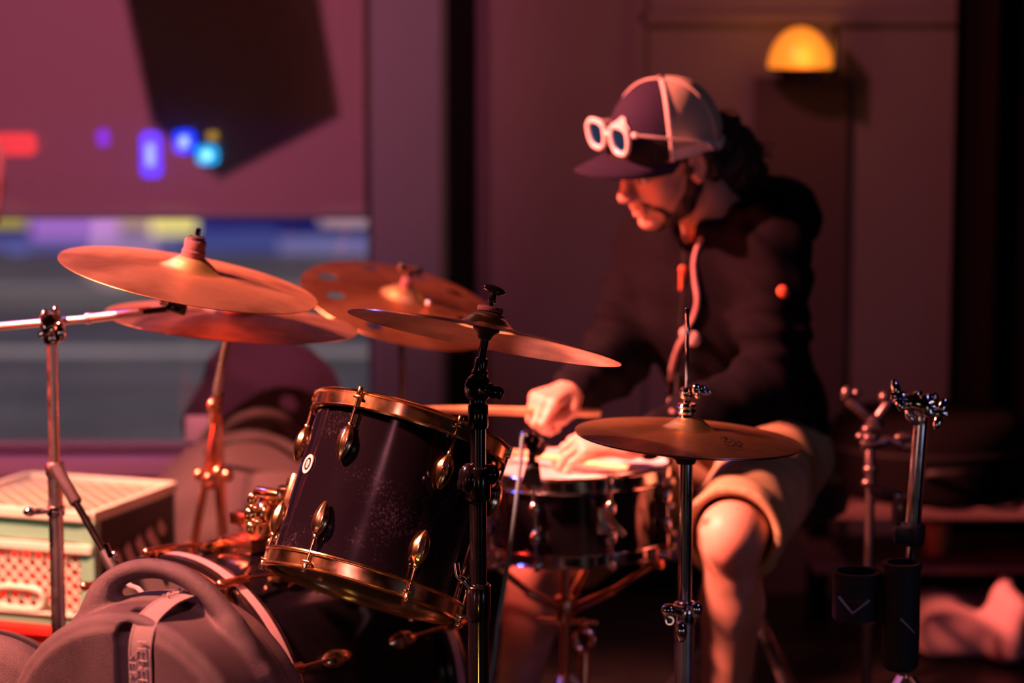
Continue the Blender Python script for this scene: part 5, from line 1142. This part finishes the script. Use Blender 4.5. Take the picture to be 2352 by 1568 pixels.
LE, RE = P(1775, 885, 4.52), P(1415, 830, 4.74)
LW_, RW_ = P(1446, 1024, 4.36), P(1318, 892, 4.57)
LHp, RHp = pelvis + tl * 0.09 + Vector((0, 0, -.01)), pelvis - tl * 0.09 + Vector((0, 0, -.01))
LK, RK = P(1682, 1228, 4.36), P(1232, 1300, 4.74)
LA, RA = Vector((LK.x - 0.01, LK.y + 0.08, 0.09)), Vector((RK.x - 0.05, RK.y - 0.03, 0.09))
HZ = Sc.z + 0.001                                        # height of the snare head

F = Field((-0.16, 4.14, 0.0), (0.72, 5.02, 1.36), 0.0036)
# trunk
F.ell(pelvis + Zv * 0.02, (0.105, 0.155, 0.12), Matrix((tf, tl, Zv)).transposed(), .03)
F.cone(pelvis + Zv * .05, chest, 0.115, 0.13, .04); F.ell(chest, (0.10, 0.15, 0.17), Matrix((tf, tl, Zv)).transposed(), .05)
F.cone(LS - tl * .02, RS + tl * .02, 0.055, 0.055, .04); F.cone(chest + Zv * .08, neck, 0.08, 0.06, .04)
# arms
for s_, e_, w__ in ((LS, LE, LW_), (RS, RE, RW_)):
    F.cone(s_, e_, 0.050, 0.042, .02); F.cone(e_, e_.lerp(w__, .3), 0.042, 0.041, .015); F.cone(e_.lerp(w__, .3), w__, 0.041, 0.026, .01)
# legs
for h_, k_, a_, sg in ((LHp, LK, LA, 1), (RHp, RK, RA, -1)):
    F.cone(h_, k_, 0.085, 0.060, .03); F.ell(k_ + Vector((-.004, -.006, -0.004)), (0.050, 0.053, 0.060), None, .02)
    mid = k_.lerp(a_, .32) + Vector((0.008, 0.02, 0)); F.cone(k_, mid, 0.050, 0.057, .02); F.cone(mid, a_, 0.056, 0.033, .02)
    F.cone(a_, a_ + tf * 0.13 - Zv * 0.05, 0.036, 0.028, .02)
# neck and head
F.cone(neck - Zv * .03, hp(-0.022, 0, -0.035), 0.062, 0.055, .02)
F.ell(hp(-0.008, 0, 0.048), (0.096, 0.076, 0.090), HM, .01); F.ell(hp(0.030, 0, -0.020), (0.070, 0.060, 0.088), HM, .025)
for sg in (-1, 1):
    F.cone(hp(0.0, sg * .056, -.035), hp(0.020, sg * .048, -.075), .016, .016, .02); F.cone(hp(0.020, sg * .048, -.075), hp(0.076, sg * .010, -.098), .015, .014, .02)
    F.ell(hp(0.060, sg * .038, -.022), (.026, .022, .026), HM, .02); F.cone(hp(0.090, sg * .010, .036), hp(0.078, sg * .045, .036), .011, .010, .012)
    F.ell(hp(0.098, sg * .031, .014), (.015, .016, .010), HM, .010, 's')
    F.ell(hp(0.116, sg * .012, -.026), (.010, .007, .007), HM, .006)
    F.ell(hp(-0.004, sg * .078, .000), (.021, .008, .033), HM @ Matrix.Rotation(-.25 * sg, 3, 'Z'), .006); F.ell(hp(-0.001, sg * .087, .004), (.011, .006, .018), HM, .005, 's'); F.ell(hp(0.000, sg * .080, -.028), (.009, .006, .009), HM, .005)
F.cone(hp(0.099, 0, .024), hp(0.120, 0, -.016), .0085, .0115, .010); F.ell(hp(0.124, 0, -.020), (.012, .011, .010), HM, .008)
F.ell(hp(0.086, 0, -.097), (.018, .020, .016), HM, .012); F.cone(hp(0.096, 0, -.045), hp(0.098, 0, -.058), .014, .012, .012)
F.cone(hp(0.1015, -.015, -.0555), hp(0.1085, 0, -.0535), .0055, .0060, .004); F.cone(hp(0.1015, .015, -.0555), hp(0.1085, 0, -.0535), .0055, .0060, .004)
F.cone(hp(0.0985, -.014, -.0665), hp(0.1060, 0, -.0675), .0060, .0070, .004); F.cone(hp(0.0985, .014, -.0665), hp(0.1060, 0, -.0675), .0060, .0070, .004)
F.cone(hp(0.108, -.018, -.0605), hp(0.114, 0, -.0605), .0022, .0026, .003, 's'); F.cone(hp(0.108, .018, -.0605), hp(0.114, 0, -.0605), .0022, .0026, .003, 's')

def hand(F, w, f, back, thumb, curls, spread, th_pts, rs=1.0):
    """w wrist, f finger direction, back = back-of-hand normal, thumb = side of the thumb"""
    f = f.normalized(); thumb = (thumb - f * thumb.dot(f)).normalized(); back = f.cross(thumb); back = back if back.dot(Vector(back)) else back
    if back.dot(hand.backhint) < 0: back = -back
    M = Matrix((f, thumb, back)).transposed()
    mcp = [w + f * L + thumb * s_ - back * d for L, s_, d in ((0.084, 0.031, 0.002), (0.088, 0.010, 0.0), (0.083, -0.011, 0.002), (0.074, -0.030, 0.006))]
    for m_, r in zip(mcp, (0.0125, 0.0125, 0.012, 0.011)): F.cone(w + (m_ - w) * 0.18, m_, 0.0165, r, 0.012)
    F.cone(w + f * .03 + thumb * .018 - back * .006, w + f * .065 - thumb * .018 - back * .008, .014, .014, .012)
    segs = ((0.042, 0.026, 0.020), (0.046, 0.030, 0.021), (0.042, 0.028, 0.020), (0.034, 0.021, 0.018))
    rad_ = ((0.0098, 0.0088, 0.0080, 0.0072), (0.0100, 0.0090, 0.0082, 0.0074), (0.0096, 0.0086, 0.0079, 0.0071), (0.0086, 0.0077, 0.0070, 0.0064))
    tips = []
    for i in range(4):
        p = mcp[i]; a = 0; d0 = (f + thumb * spread[i]).normalized()
        for j in range(3):
            a += curls[i][j]; d = d0 * math.cos(a) - back * math.sin(a); q = p + d * segs[i][j]
            F.cone(p, q, rad_[i][j] * rs, rad_[i][j + 1] * rs, 0.004 if j else 0.007); F.ell(p, (rad_[i][j] * 1.06 * rs,) * 3, None, .003); p = q
        tips.append((p, d, d0))
    pts = [(w + f * a_ + thumb * b_ - back * c_, r) for a_, b_, c_, r in th_pts]
    F.chain(pts, 0.006)
    return f, thumb, back, tips
# left hand, resting on the snare with the stick across
hand.backhint = Vector((0, -0.35, 1))
lf = (P(1325, 1006, 4.38) - LW_).normalized()
R_ = math.radians
tipsL = hand(F, LW_, lf, None, Vector((0.1, 1.0, 0.45)), [[R_(44), R_(18), R_(12)], [R_(44), R_(18), R_(12)], [R_(46), R_(18), R_(12)], [R_(46), R_(18), R_(12)]], (.12, .02, -.10, -.24),
             ((0.016, 0.022, 0.008, 0.015), (0.045, 0.046, 0.018, 0.0125), (0.072, 0.054, 0.026, 0.0105), (0.095, 0.050, 0.030, 0.0085)))
# right hand, fist round the raised stick
hand.backhint = Vector((-.2, -.3, 1))
rf = Vector((-0.68, -0.66, -0.12)).normalized()
tipsR = hand(F, RW_, rf, None, Vector((0.55, -0.75, -0.15)), [[R_(48), R_(82), R_(48)], [R_(58), R_(84), R_(52)], [R_(64), R_(84), R_(54)], [R_(66), R_(80), R_(52)]], (.04, .0, -.03, -.06),
             ((0.018, 0.020, 0.008, 0.015), (0.045, 0.040, 0.022, 0.0125), (0.070, 0.038, 0.034, 0.0110), (0.090, 0.026, 0.038, 0.0090)))
body = F.mesh('person', MAT['skin'], None, 0)
tag(body, 'drummer seated in black jacket, tan shorts and trucker cap, looking down at the snare', 'person')
F = None
def bvh_of(o):
    from mathutils.bvhtree import BVHTree
    me = o.data; return BVHTree.FromPolygons([v.co for v in me.vertices], [p.vertices[:] for p in me.polygons])
def hit(bvh, px, py, off=0.0):
    r = ray(px, py).normalized(); h = bvh.ray_cast(Vector((0, 0, CAM_Z)), r)
    return (h[0] - r * off) if h[0] else None

# jacket
F = Field((0.02, 4.22, 0.50), (0.78, 5.04, 1.24), 0.0055)
TM = Matrix((tf, tl, Zv)).transposed()
F.ell(pelvis + Zv * 0.06, (0.135, 0.185, 0.13), TM, .03); F.cone(pelvis + Zv * .08, chest, 0.145, 0.150, .04)
F.ell(chest + Zv * .02, (0.125, 0.180, 0.19), TM, .05); F.cone(LS - tl * .015, RS + tl * .015, 0.075, 0.070, .05); F.cone(chest + Zv * .10, neck + Zv * .0, 0.10, 0.075, .05)
F.ell(chest - tf * .06 + Zv * .05, (0.10, 0.15, 0.16), TM, .05)
for s_, e_, w__, k in ((LS, LE, LW_, 1), (RS, RE, RW_, 0)):
    F.cone(s_, e_, 0.074, 0.062, .03); F.cone(e_, e_.lerp(w__, .5), 0.064, 0.056, .02); F.cone(e_.lerp(w__, .5), w__.lerp(e_, .12 if k else .05), 0.056, 0.038, .02)
    d_ = (w__ - e_).normalized()
    for i in range(3): c_ = e_ + d_ * (.05 + .055 * i); F.ell(c_, (.060 - .004 * i, .060 - .004 * i, .020), Matrix((basis(d_)[0], basis(d_)[1], d_)).transposed(), .012)
    d2_ = (e_ - s_).normalized()
    for i in range(3): c_ = s_ + d2_ * (.13 + .045 * i); F.ell(c_, (.071, .071, .016), Matrix((basis(d2_)[0], basis(d2_)[1], d2_)).transposed(), .014)
# neck opening, V at the front
F.cone(neck - Zv * .03 + tf * .02, hp(-0.02, 0, -0.05) + Zv * 0.06, 0.060, 0.078, .012, 's')
F.cone(neck + tf * .075 - Zv * .085, neck + tf * .10 + Zv * .02, 0.018, 0.050, .015, 's')
F.warp(lambda X, Y, Z: 0.0055 * np.sin(X * 46 + Z * 30 + 2.2 * np.sin(Y * 24)) * np.sin(Z * 38 - Y * 22 + 1.5 * np.sin(X * 28)) + 0.0035 * np.sin(Z * 75 + X * 55 + Y * 30))
# front opening groove for the zip
jk = F.mesh('jacket', MAT['jacket_cloth'], body, 1)
J = bvh_of(jk)
F = Field((0.20, 4.42, 0.92), (0.68, 4.96, 1.26), 0.004)
hc = neck - tf * .075 + tl * .015 + Zv * .045                # hood lying behind the neck
F.ell(hc, (0.075, 0.125, 0.050), Matrix((tf, tl, Zv)).transposed() , .02); F.ell(hc - tf * .035 - Zv * .045, (0.075, 0.115, 0.06), TM, .03)
col_pts = []
for a in range(-135, 136, 15):
    q = math.radians(a); d = tf * -math.cos(q) + tl * math.sin(q); dr_ = max(0, abs(a) - 40) / 95
    col_pts.append(neck + d * (0.076 + .012 * dr_) + Zv * (0.052 - 0.075 * dr_) + tf * .012)
for p, q in zip(col_pts[:-1], col_pts[1:]):
    F.cone(p, q, .014, .014, .010); F.cone(p - Zv * .03, q - Zv * .03, .016, .016, .014)
F.cone(col_pts[-1], col_pts[-1] + tl * .05 + tf * .02 - Zv * .035, .016, .012, .015); F.cone(col_pts[0], col_pts[0] - tl * .03 + tf * .01 - Zv * .04, .014, .010, .015)
F.cone(hp(-.02, 0, -.05) + Zv * .05 + tf * .01, neck - Zv * .02 + tf * .02, .070, .056, .01, 's')
F.warp(lambda X, Y, Z: 0.003 * np.sin(X * 60 + Z * 50 + 2 * np.sin(Y * 40)))
hd = F.mesh('hood', MAT['jacket_cloth'], jk, 1)
F = Field((0.24, 4.45, 0.92), (0.60, 4.90, 1.12), 0.005); F.cone(neck + tf * .035 - Zv * .09, neck - Zv * .005, .075, .066, .02); F.ell(neck + tf * .03 - Zv * .07, (.07, .08, .06), TM, .03)
F.mesh('shirt', MAT['shirt_cloth'], body, 1)
def on_j(pts, off=.002):
    out = []
    for x, y in pts:
        q = hit(J, x, y, off)
        if q is not None: out.append(q)
    return out
mat('cord_pale', (.42, .26, .26), .7); mat('pull_orange', (.75, .16, .06), .5)
cd = spline(on_j([(1612, 545), (1600, 575), (1594, 610), (1597, 650), (1602, 690), (1594, 725), (1580, 750), (1572, 765)], .004), 5)
b = MB(); b.tube(cd, 0.0052, 8); b.build('draw_cord', MAT['cord_pale'], jk)
cd = spline(on_j([(1575, 768), (1560, 792), (1548, 825), (1540, 865), (1538, 905), (1543, 945)], .004), 5)
b = MB(); b.tube(cd, 0.0052, 8); b.build('draw_cord', MAT['cord_pale'], jk)
q = hit(J, 1592, 778, .006); b = MB(); b.ell(q, .0145, .008, .0145); b.ell(q + Vector((-.018, -.004, .012)), .008, .006, .010); b.build('cord_stopper', mat('stopper_pale', (.6, .45, .44), .4), jk)
q = hit(J, 1568, 640, .004); b = MB(); b.box(q, (.013, .007, .048), None, .003); b.ell(q + Zv * .018 - FWD * .003, .008, .004, .008); b.build('zip_pull', MAT['pull_orange'], jk)
zp = spline(on_j([(1574, 560), (1571, 600), (1570, 660), (1566, 720), (1560, 790), (1556, 860), (1552, 940)], .001), 5)
b = MB(); b.tube(zp, .0035, 6); b.build('front_zip', MAT['shirt_cloth'], jk)
q = hit(J, 1798, 672, .002); b = MB(); b.ell(q, .012, .006, .014); b.build('sleeve_tab', MAT['pull_orange'], jk)

# shorts
F = Field((-0.10, 4.16, 0.34), (0.76, 5.04, 0.80), 0.0055)
F.ell(pelvis + Zv * .0, (0.125, 0.175, 0.11), TM, .03)
for h_, k_, e_ in ((LHp, LK, .985), (RHp, RK, .86)):
    c_ = h_.lerp(k_, e_); ax = (k_ - h_).normalized()
    F.cone(h_, c_, 0.102, 0.090, .04); F.plane(c_ + ax * .015, ax, .004) if False else None
    F.cone(h_.lerp(k_, e_ - .03), c_ + ax * .0, 0.092, 0.094, .01)
F.warp(lambda X, Y, Z: 0.005 * np.sin(X * 42 + Z * 34 + 2 * np.sin(Y * 26)) * np.sin(Z * 40 - Y * 30))
for h_, k_, e_ in ((LHp, LK, .985), (RHp, RK, .86)):          # cut the hems open
    c_ = h_.lerp(k_, e_); ax = (k_ - h_).normalized(); u_, v_, n_ = basis(ax)
    F.rbox(c_ + ax * .115, (.14, .14, .10), .01, Matrix((u_, v_, n_)).transposed(), .004, 's')
    F.cone(c_ - ax * .03, c_ + ax * .05, .070, .082, .006, 's')
F.mesh('shorts', MAT['shorts_cloth'], body, 1)
# shoes
for a_, nm in ((LA, 'shoe'), (RA, 'shoe')):
    lo = Vector((a_.x - .30, a_.y - .30, 0)); F = Field(lo, (a_.x + .12, a_.y + .12, .17), .006)
    h0 = a_ - tf * .03; F.cone((h0.x, h0.y, .045), (a_.x + tf.x * .17, a_.y + tf.y * .17, .035), .042, .034, .02); F.cone(a_, (a_.x, a_.y, .05), .044, .042, .02); F.plane((0, 0, .006), (0, 0, -1))
    F.mesh(nm, MAT['shoe_black'], body, 1)

# hair and beard
F = Field(HO - Vector((.12, .16, .20)), HO + Vector((.34, .26, .16)), 0.004)
F.ell(hp(-0.030, 0, 0.030), (0.088, 0.083, 0.085), HM, .01)
F.ell(P(1650, 345, 4.64), (.055, .070, .075), None, .03); F.ell(P(1682, 385, 4.66), (.050, .062, .052), None, .03); F.chain([(P(1660, 290, 4.66), .034), (P(1698, 350, 4.67), .038), (P(1722, 392, 4.69), .028), (P(1742, 420, 4.70), .016)], .02)
F.chain([(hp(-.035, .070, .02), .022), (hp(-.045, .068, -.02), .020), (hp(-.055, .060, -.055), .014)], .01); F.chain([(hp(.012, .073, .035), .012), (hp(.010, .072, -.005), .008)], .006)
F.cone(hp(.16, 0, -.02), hp(.052, 0, -.02), .09, .066, .008, 's')
F.warp(lambda X, Y, Z: 0.0035 * np.sin(X * 170 + Z * 90 + 3 * np.sin(Z * 40)) * np.sin(Y * 150 - Z * 60) + .003 * np.sin(X * 80 - Z * 110 + Y * 60))
hr = F.mesh('hair', MAT['hair_brown'], body, 0)
b = MB(); random.seed(3)
for i in range(60):
    a = P(1680 + random.uniform(-30, 40), 335 + random.uniform(-60, 70), 4.66 + random.uniform(-.05, .05)); p = [a]
    d = Vector((.5, .1, -.8)).normalized()
    for j in range(5): d = (d + Vector((random.uniform(-.35, .5), random.uniform(-.3, .3), random.uniform(-.3, .2)))).normalized(); p.append(p[-1] + d * .016)
    b.tube(spline(p, 3), .0014, 5)
b.build('loose_strands', MAT['hair_brown'], hr)
F = Field(HO - Vector((.16, .14, .17)), HO + Vector((.12, .12, .06)), 0.003)
for sg in (-1, 1):
    F.chain([(hp(.008, sg * .066, -.005), .009), (hp(.006, sg * .061, -.045), .016), (hp(.030, sg * .050, -.078), .019), (hp(.055, sg * .032, -.098), .014), (hp(.076, sg * .012, -.106), .010)], .012)
    F.chain([(hp(.1025, sg * .004, -.0425), .0042), (hp(.094, sg * .020, -.048), .0045), (hp(.076, sg * .034, -.066), .0055), (hp(.062, sg * .036, -.085), .008)], .006)
F.cone(hp(.03, 0, -.125), hp(.07, 0, -.112), .012, .012, .02)
F.warp(lambda X, Y, Z: 0.0018 * np.sin(X * 420 + Z * 300) * np.sin(Y * 400 - Z * 350))
F.mesh('beard', MAT['hair_brown'], body, 0)
b = MB()
for sg in (-1, 1): b.ell(hp(.0865, sg * .031, .014), .0125, nu=20, nv=12)
b.build('eye', mat('eye_white', (.7, .66, .64), .25), body)
b = MB()
for sg in (-1, 1): b.ell(hp(.0975, sg * .031, .011), .003, .006, .006, HM)
b.build('iris', mat('iris_dark', (.03, .02, .015), .2), body)
b = MB()
for sg in (-1, 1):
    b.tube(spline([hp(.100, sg * .014, .034), hp(.099, sg * .030, .042), hp(.086, sg * .047, .036)], 4), [.0022, .0026, .003, .0034, .0036, .003, .0025, .002, .0015], 6)
b.build('eyebrow', MAT['hair_brown'], body)
b = MB()
for sg in (-1, 1): b.ell(hp(.0905, sg * .031, .021), .0115, .0150, .0060, HM)
b.build('eyelid', MAT['skin'], body)

# ------------------------------------------------------------------ cap
ccx, ccz, crx, cry, crz = -0.004, 0.040, 0.116, 0.0935, 0.118
CM = HM @ Matrix.Rotation(math.radians(-13), 3, 'Y'); CO = HO + HM @ Vector((0, 0, .03)) - CM @ Vector((0, 0, .03))
def hp(x, y, z): return CO + CM @ Vector((x, y, z))
def cap_pt(phi, t, edge=0.030, off=0.0):
    ze = edge + (-.012 if abs(phi) > math.pi * .6 else 0)
    te = math.acos(max(-1, min(1, (ze - ccz) / crz))); q = te * t
    fr = 1 + 0.05 * max(0, math.cos(phi)) * math.sin(q) ** 2
    s_ = math.sin(q) ** 0.86
    return hp(ccx + (crx + off) * fr * math.cos(phi) * s_, (cry + off) * math.sin(phi) * s_, ccz + (crz + off) * math.cos(q) * (1 + .03 * max(0, math.cos(phi)) * math.sin(q)))
def dome(name, p0, p1, mt, parent, th=.0025, off=0.0, t0=0.0, t1=1.0, edge=.030, nu=40, nv=20):
    b = MB(); g = [[[b.bm.verts.new(cap_pt(p0 + (p1 - p0) * i / nu, t0 + (t1 - t0) * max(j / nv, .001), edge, off + o_)) for i in range(nu + 1)] for j in range(nv + 1)] for o_ in (0, -th)]
    for L in (0, 1):
        for j in range(nv):
            for i in range(nu): b.face([g[L][j][i], g[L][j][i + 1], g[L][j + 1][i + 1], g[L][j + 1][i]])
    for j in range(nv):
        b.face([g[0][j][0], g[1][j][0], g[1][j + 1][0], g[0][j + 1][0]]); b.face([g[0][j][nu], g[1][j][nu], g[1][j + 1][nu], g[0][j + 1][nu]])
    for i in range(nu):
        b.face([g[0][nv][i], g[1][nv][i], g[1][nv][i + 1], g[0][nv][i + 1]]); b.face([g[0][0][i], g[1][0][i], g[1][0][i + 1], g[0][0][i + 1]])
    return b.build(name, mt, parent, True, 50)
SEAM = math.radians(63)
cap = dome('cap', -SEAM, SEAM, MAT['cap_navy'], body)                     # front panel carries the rest of the cap
dome('mesh_panels', SEAM, 2 * math.pi - SEAM, MAT['cap_mesh'], cap)
for sg in (-1, 1):
    b = MB(); b.tube([cap_pt(sg * SEAM, t / 16, .028, .001) for t in range(17)], .0048, 8, flat=.5); b.build('piping', MAT['cap_piping'], cap)
    b = MB(); b.tube([cap_pt(sg * (SEAM + .95), t / 16, .028, .0008) for t in range(17)], .0030, 8, flat=.5); b.build('seam', MAT['cap_piping'], cap)
dome('lower_band', -SEAM, SEAM, MAT['shirt_cloth'], cap, .002, .002, .80, 1.0)
dome('rear_band', SEAM, 2 * math.pi - SEAM, MAT['cap_piping'], cap, .002, .0015, .90, 1.0)
b = MB(); b.ell(hp(ccx, 0, ccz + crz * 1.0), .008, .008, .005, CM); b.build('button', MAT['cap_navy'], cap)
b = MB(); N = 36; K = 12; g = []
for o_ in (0, 1):
    rows = []
    for j in range(K + 1):
        t = j / K; row = []
        for i in range(N + 1):
            s_ = -1 + 2 * i / N; phi = s_ * math.radians(72)
            bx = ccx + crx * 1.05 * math.cos(phi); by = cry * math.sin(phi)
            L = 0.082 * math.sqrt(max(0, 1 - (abs(s_) ** 2.6) * .96))
            x = bx + t * L; y = by * (1 - .06 * t); z = 0.036 - t * .004 - 0.030 * (abs(y) / cry) ** 2 * (0.35 + .65 * t) - o_ * .004
            row.append(b.bm.verts.new(hp(x, y, z)))
        rows.append(row)
    g.append(rows)
for o_ in (0, 1):
    for j in range(K):
        for i in range(N): b.face([g[o_][j][i], g[o_][j][i + 1], g[o_][j + 1][i + 1], g[o_][j + 1][i]])
for i in range(N):
    b.face([g[0][K][i], g[1][K][i], g[1][K][i + 1], g[0][K][i + 1]]); b.face([g[0][0][i], g[1][0][i], g[1][0][i + 1], g[0][0][i + 1]])
b.build('brim', MAT['cap_navy'], cap, True, 50)
# cut-out shaped patch on the front panel
b = MB(); out = []
for k in range(24):
    a = 2 * math.pi * k / 24; r = .0225 * (1 + .16 * math.cos(4 * a + .5)); out.append((r * math.cos(a) * 1.15, r * math.sin(a)))
top_ = []; bot_ = []
def project(q):
    v = q - Vector((0, 0, CAM_Z)); d = v.dot(FWD); return 1176 + FPX * v.dot(RIGHT) / d, 784 - FPX * v.dot(UP) / d
pc = min(((ph, t) for ph in [x * .05 for x in range(-4, 24)] for t in [.4 + .03 * k for k in range(18)]), key=lambda c: (lambda r: (r[0] - 1428) ** 2 + (r[1] - 290) ** 2)(project(cap_pt(c[0], c[1]))))
for y, z in out:
    phi = pc[0] + y / .115; t = pc[1] + .02 - z / .22
    top_.append(b.bm.verts.new(cap_pt(phi, t, .03, .0045))); bot_.append(b.bm.verts.new(cap_pt(phi, t, .03, .0)))
b.face(top_); b.bridge(top_, bot_); b.build('front_patch', MAT['cap_piping'], cap)

# ------------------------------------------------------------------ sunglasses resting on the cap
gz, gx = 0.080, 0.1300
GM = CM @ Matrix.Rotation(math.radians(0), 3, 'Y')
gc = hp(gx, 0, gz)
sun = empty('sunglasses', gc, 'white framed sunglasses with blue mirrored lenses pushed up on the cap', 'sunglasses')
def gp(x, y, z): return gc + GM @ Vector((x, y, z))
fr = MB()
for sg in (-1, 1):
    ring = []
    for k in range(32):
        a = 2 * math.pi * k / 32; ca, sa = math.cos(a), math.sin(a)
        y = sg * (.0345 + .0250 * math.copysign(abs(ca) ** .75, ca) * (1.0 + .14 * sa)); z = .0260 * math.copysign(abs(sa) ** .8, sa)
        ring.append(gp(-.10 * (abs(y) ** 2) * 1.4, y, z))
    fr.tube(ring, .0054, 8, True)
    lm = MB(); vs2 = [lm.bm.verts.new(p) for p in ring]; vb = [lm.bm.verts.new(p - hf * .002) for p in ring]; lm.face(vs2); lm.face(list(reversed(vb))); lm.bridge(vs2, vb); lm.build('lens', MAT['lens_blue'], sun, True, 60)
fr.tube([gp(.001, -.012, .006), gp(.003, 0, .009), gp(.001, .012, .006)], .0042, 8)
for sg in (-1, 1): fr.cylb(gp(-.008, sg * .060, .012), gp(-.012, sg * .072, .013), .0055, n=10)
fr.build('frame', MAT['glasses_white'], sun)
for sg in (-1, 1):
    tb = MB(); pts = spline([gp(-.012, sg * .072, .013), gp(-.045, sg * .090, .004), gp(-.09, sg * .101, -.010), gp(-.125, sg * .1025, -.022), gp(-.150, sg * .100, -.034), gp(-.168, sg * .094, -.050)], 5)
    tb.tube(pts, .0042, 8, flat=.6); tb.build('temple_arm', MAT['glasses_white'], sun)

# ------------------------------------------------------------------ drum sticks
def stick(a, tip, label):
    a = Vector(a); tip = Vector(tip); d = (tip - a); L = d.length
    b = MB(); b.lathe(a, d, [(0, 0), (.0050, .0005), (.0070, .003), (.0074, .006), (.0074, L * .68), (.0045, L * .93), (.0035, L - .014), (.0035, L - .012), (.0050, L - .008), (.0048, L - .003), (0, L)], 20)
    return tag(b.build('drumstick', MAT['wood_stick']), label, 'drumstick')
sc_ = RW_ + tipsR[0] * .080 - tipsR[2] * .026 + tipsR[1] * .004
sd = (P(1040, 940, 4.44) - sc_).normalized()
stick(sc_ - sd * .115, sc_ + sd * .27, 'wooden drumstick gripped in the raised right hand, reaching over the tom')
zst = HZ + .0125
stick(PZ(1447, 1076, zst + .012), PZ(1130, 1030, zst + .004), 'wooden drumstick laid across the snare under the flat left hand')

# ------------------------------------------------------------------ second person at the left edge: only hair enters the frame
D2 = 5.2; h2 = P(-90, 400, D2)
F = Field(h2 - Vector((.85, .25, h2.z)), h2 + Vector((.16, .3, .18)), .009)
F.ell(h2 + Zv * .03, (.095, .076, .092), None, .01); F.ell(h2 + Vector((.02, -.01, -.04)), (.068, .058, .085), None, .02); F.ell(h2 + Vector((.01, -.085, -.02)), (.02, .03, .02), None, .01)
b0 = Vector((h2.x - .42, h2.y + .03, .50)); ch2 = Vector((h2.x - .24, h2.y + .02, .86))
F.cone(h2 + Vector((-.03, .01, -.05)), ch2 + Vector((.05, 0, .12)), .05, .06, .03); F.cone(b0, ch2, .14, .14, .04); F.cone(ch2 + Vector((0, -.17, .09)), ch2 + Vector((0, .17, .09)), .055, .055, .05)
for sg in (-1, 1):
    k2 = b0 + Vector((.06, sg * .16, -.02)); kn = Vector((b0.x + .10, b0.y + sg * .2, .45)); F.cone(b0 + Vector((0, sg * .09, 0)), kn, .08, .06, .03); F.cone(kn, (kn.x - .06, kn.y, .06), .055, .035, .02); F.cone((kn.x - .06, kn.y, .04), (kn.x + .06, kn.y, .035), .035, .03, .02)
    el = ch2 + Vector((.02, sg * .21, -.15)); F.cone(ch2 + Vector((0, sg * .17, .09)), el, .046, .040, .02); F.cone(el, kn + Vector((-.03, 0, .08)), .038, .028, .02); F.ell(kn + Vector((-.02, 0, .075)), (.04, .03, .018), None, .01)
p2 = F.mesh('person', MAT['skin'], None, 0); tag(p2, 'person at the far left edge, only a strand of brown hair in view', 'person')
F = Field(h2 - Vector((.7, .3, .7)), h2 + Vector((.14, .3, .1)), .010)
F.cone(b0, ch2, .16, .165, .04); F.cone(ch2 + Vector((0, -.17, .09)), ch2 + Vector((0, .17, .09)), .07, .07, .05)
for sg in (-1, 1):
    el = ch2 + Vector((.02, sg * .21, -.15)); F.cone(ch2 + Vector((0, sg * .17, .09)), el, .062, .056, .02)
F.mesh('shirt', MAT['jacket_cloth'], p2, 1)
F = Field((b0.x - .2, b0.y - .35, .05), (b0.x + .25, b0.y + .35, .72), .010)
for sg in (-1, 1):
    kn = Vector((b0.x + .10, b0.y + sg * .2, .45)); F.cone(b0 + Vector((0, sg * .09, 0)), kn, .10, .078, .03); F.cone(kn, (kn.x - .055, kn.y, .12), .072, .052, .02)
F.ell(b0, (.15, .17, .12), None, .03); F.mesh('trousers', MAT['bag_nylon'], p2, 1)
F = Field(h2 - Vector((.16, .15, .30)), h2 + Vector((.16, .15, .16)), .005)
F.ell(h2 + Vector((-.015, 0, .035)), (.100, .088, .098), None, .01)
for a in (-2.0, -1.6, -1.2, -.85, -.55, .7, 1.1, 1.5): F.chain([(h2 + Vector((.085 * math.cos(a), .085 * math.sin(a), .05)), .016), (h2 + Vector((.094 * math.cos(a * 1.1), .09 * math.sin(a), -.03)), .013), (h2 + Vector((.080 * math.cos(a), .08 * math.sin(a), -.11)), .007)], .008)
F.warp(lambda X, Y, Z: .002 * np.sin(X * 220 + Z * 60) * np.sin(Y * 200)); F.mesh('hair', mat('hair_light', (.10, .04, .02), .5), p2, 0)
t = empty('stool', (b0.x - .02, b0.y, 0), 'plain black stool outside the frame at left, under the second person', 'stool')
b = MB(); b.lathe((b0.x - .02, b0.y, .34), (0, 0, 1), [(0, 0), (.16, 0), (.17, .02), (.165, .045), (0, .05)], 32); b.build('seat', MAT['seat_vinyl'], t)
for k in range(4):
    a = .8 + k * math.pi / 2; d = Vector((math.cos(a), math.sin(a), 0)); o0 = Vector((b0.x - .02, b0.y, .34)); b = MB(); b.cyl(o0 + d * .08, Vector((o0.x, o0.y, 0)) + d * .15, .012, n=12); b.build('leg', MAT['black_metal'], t)
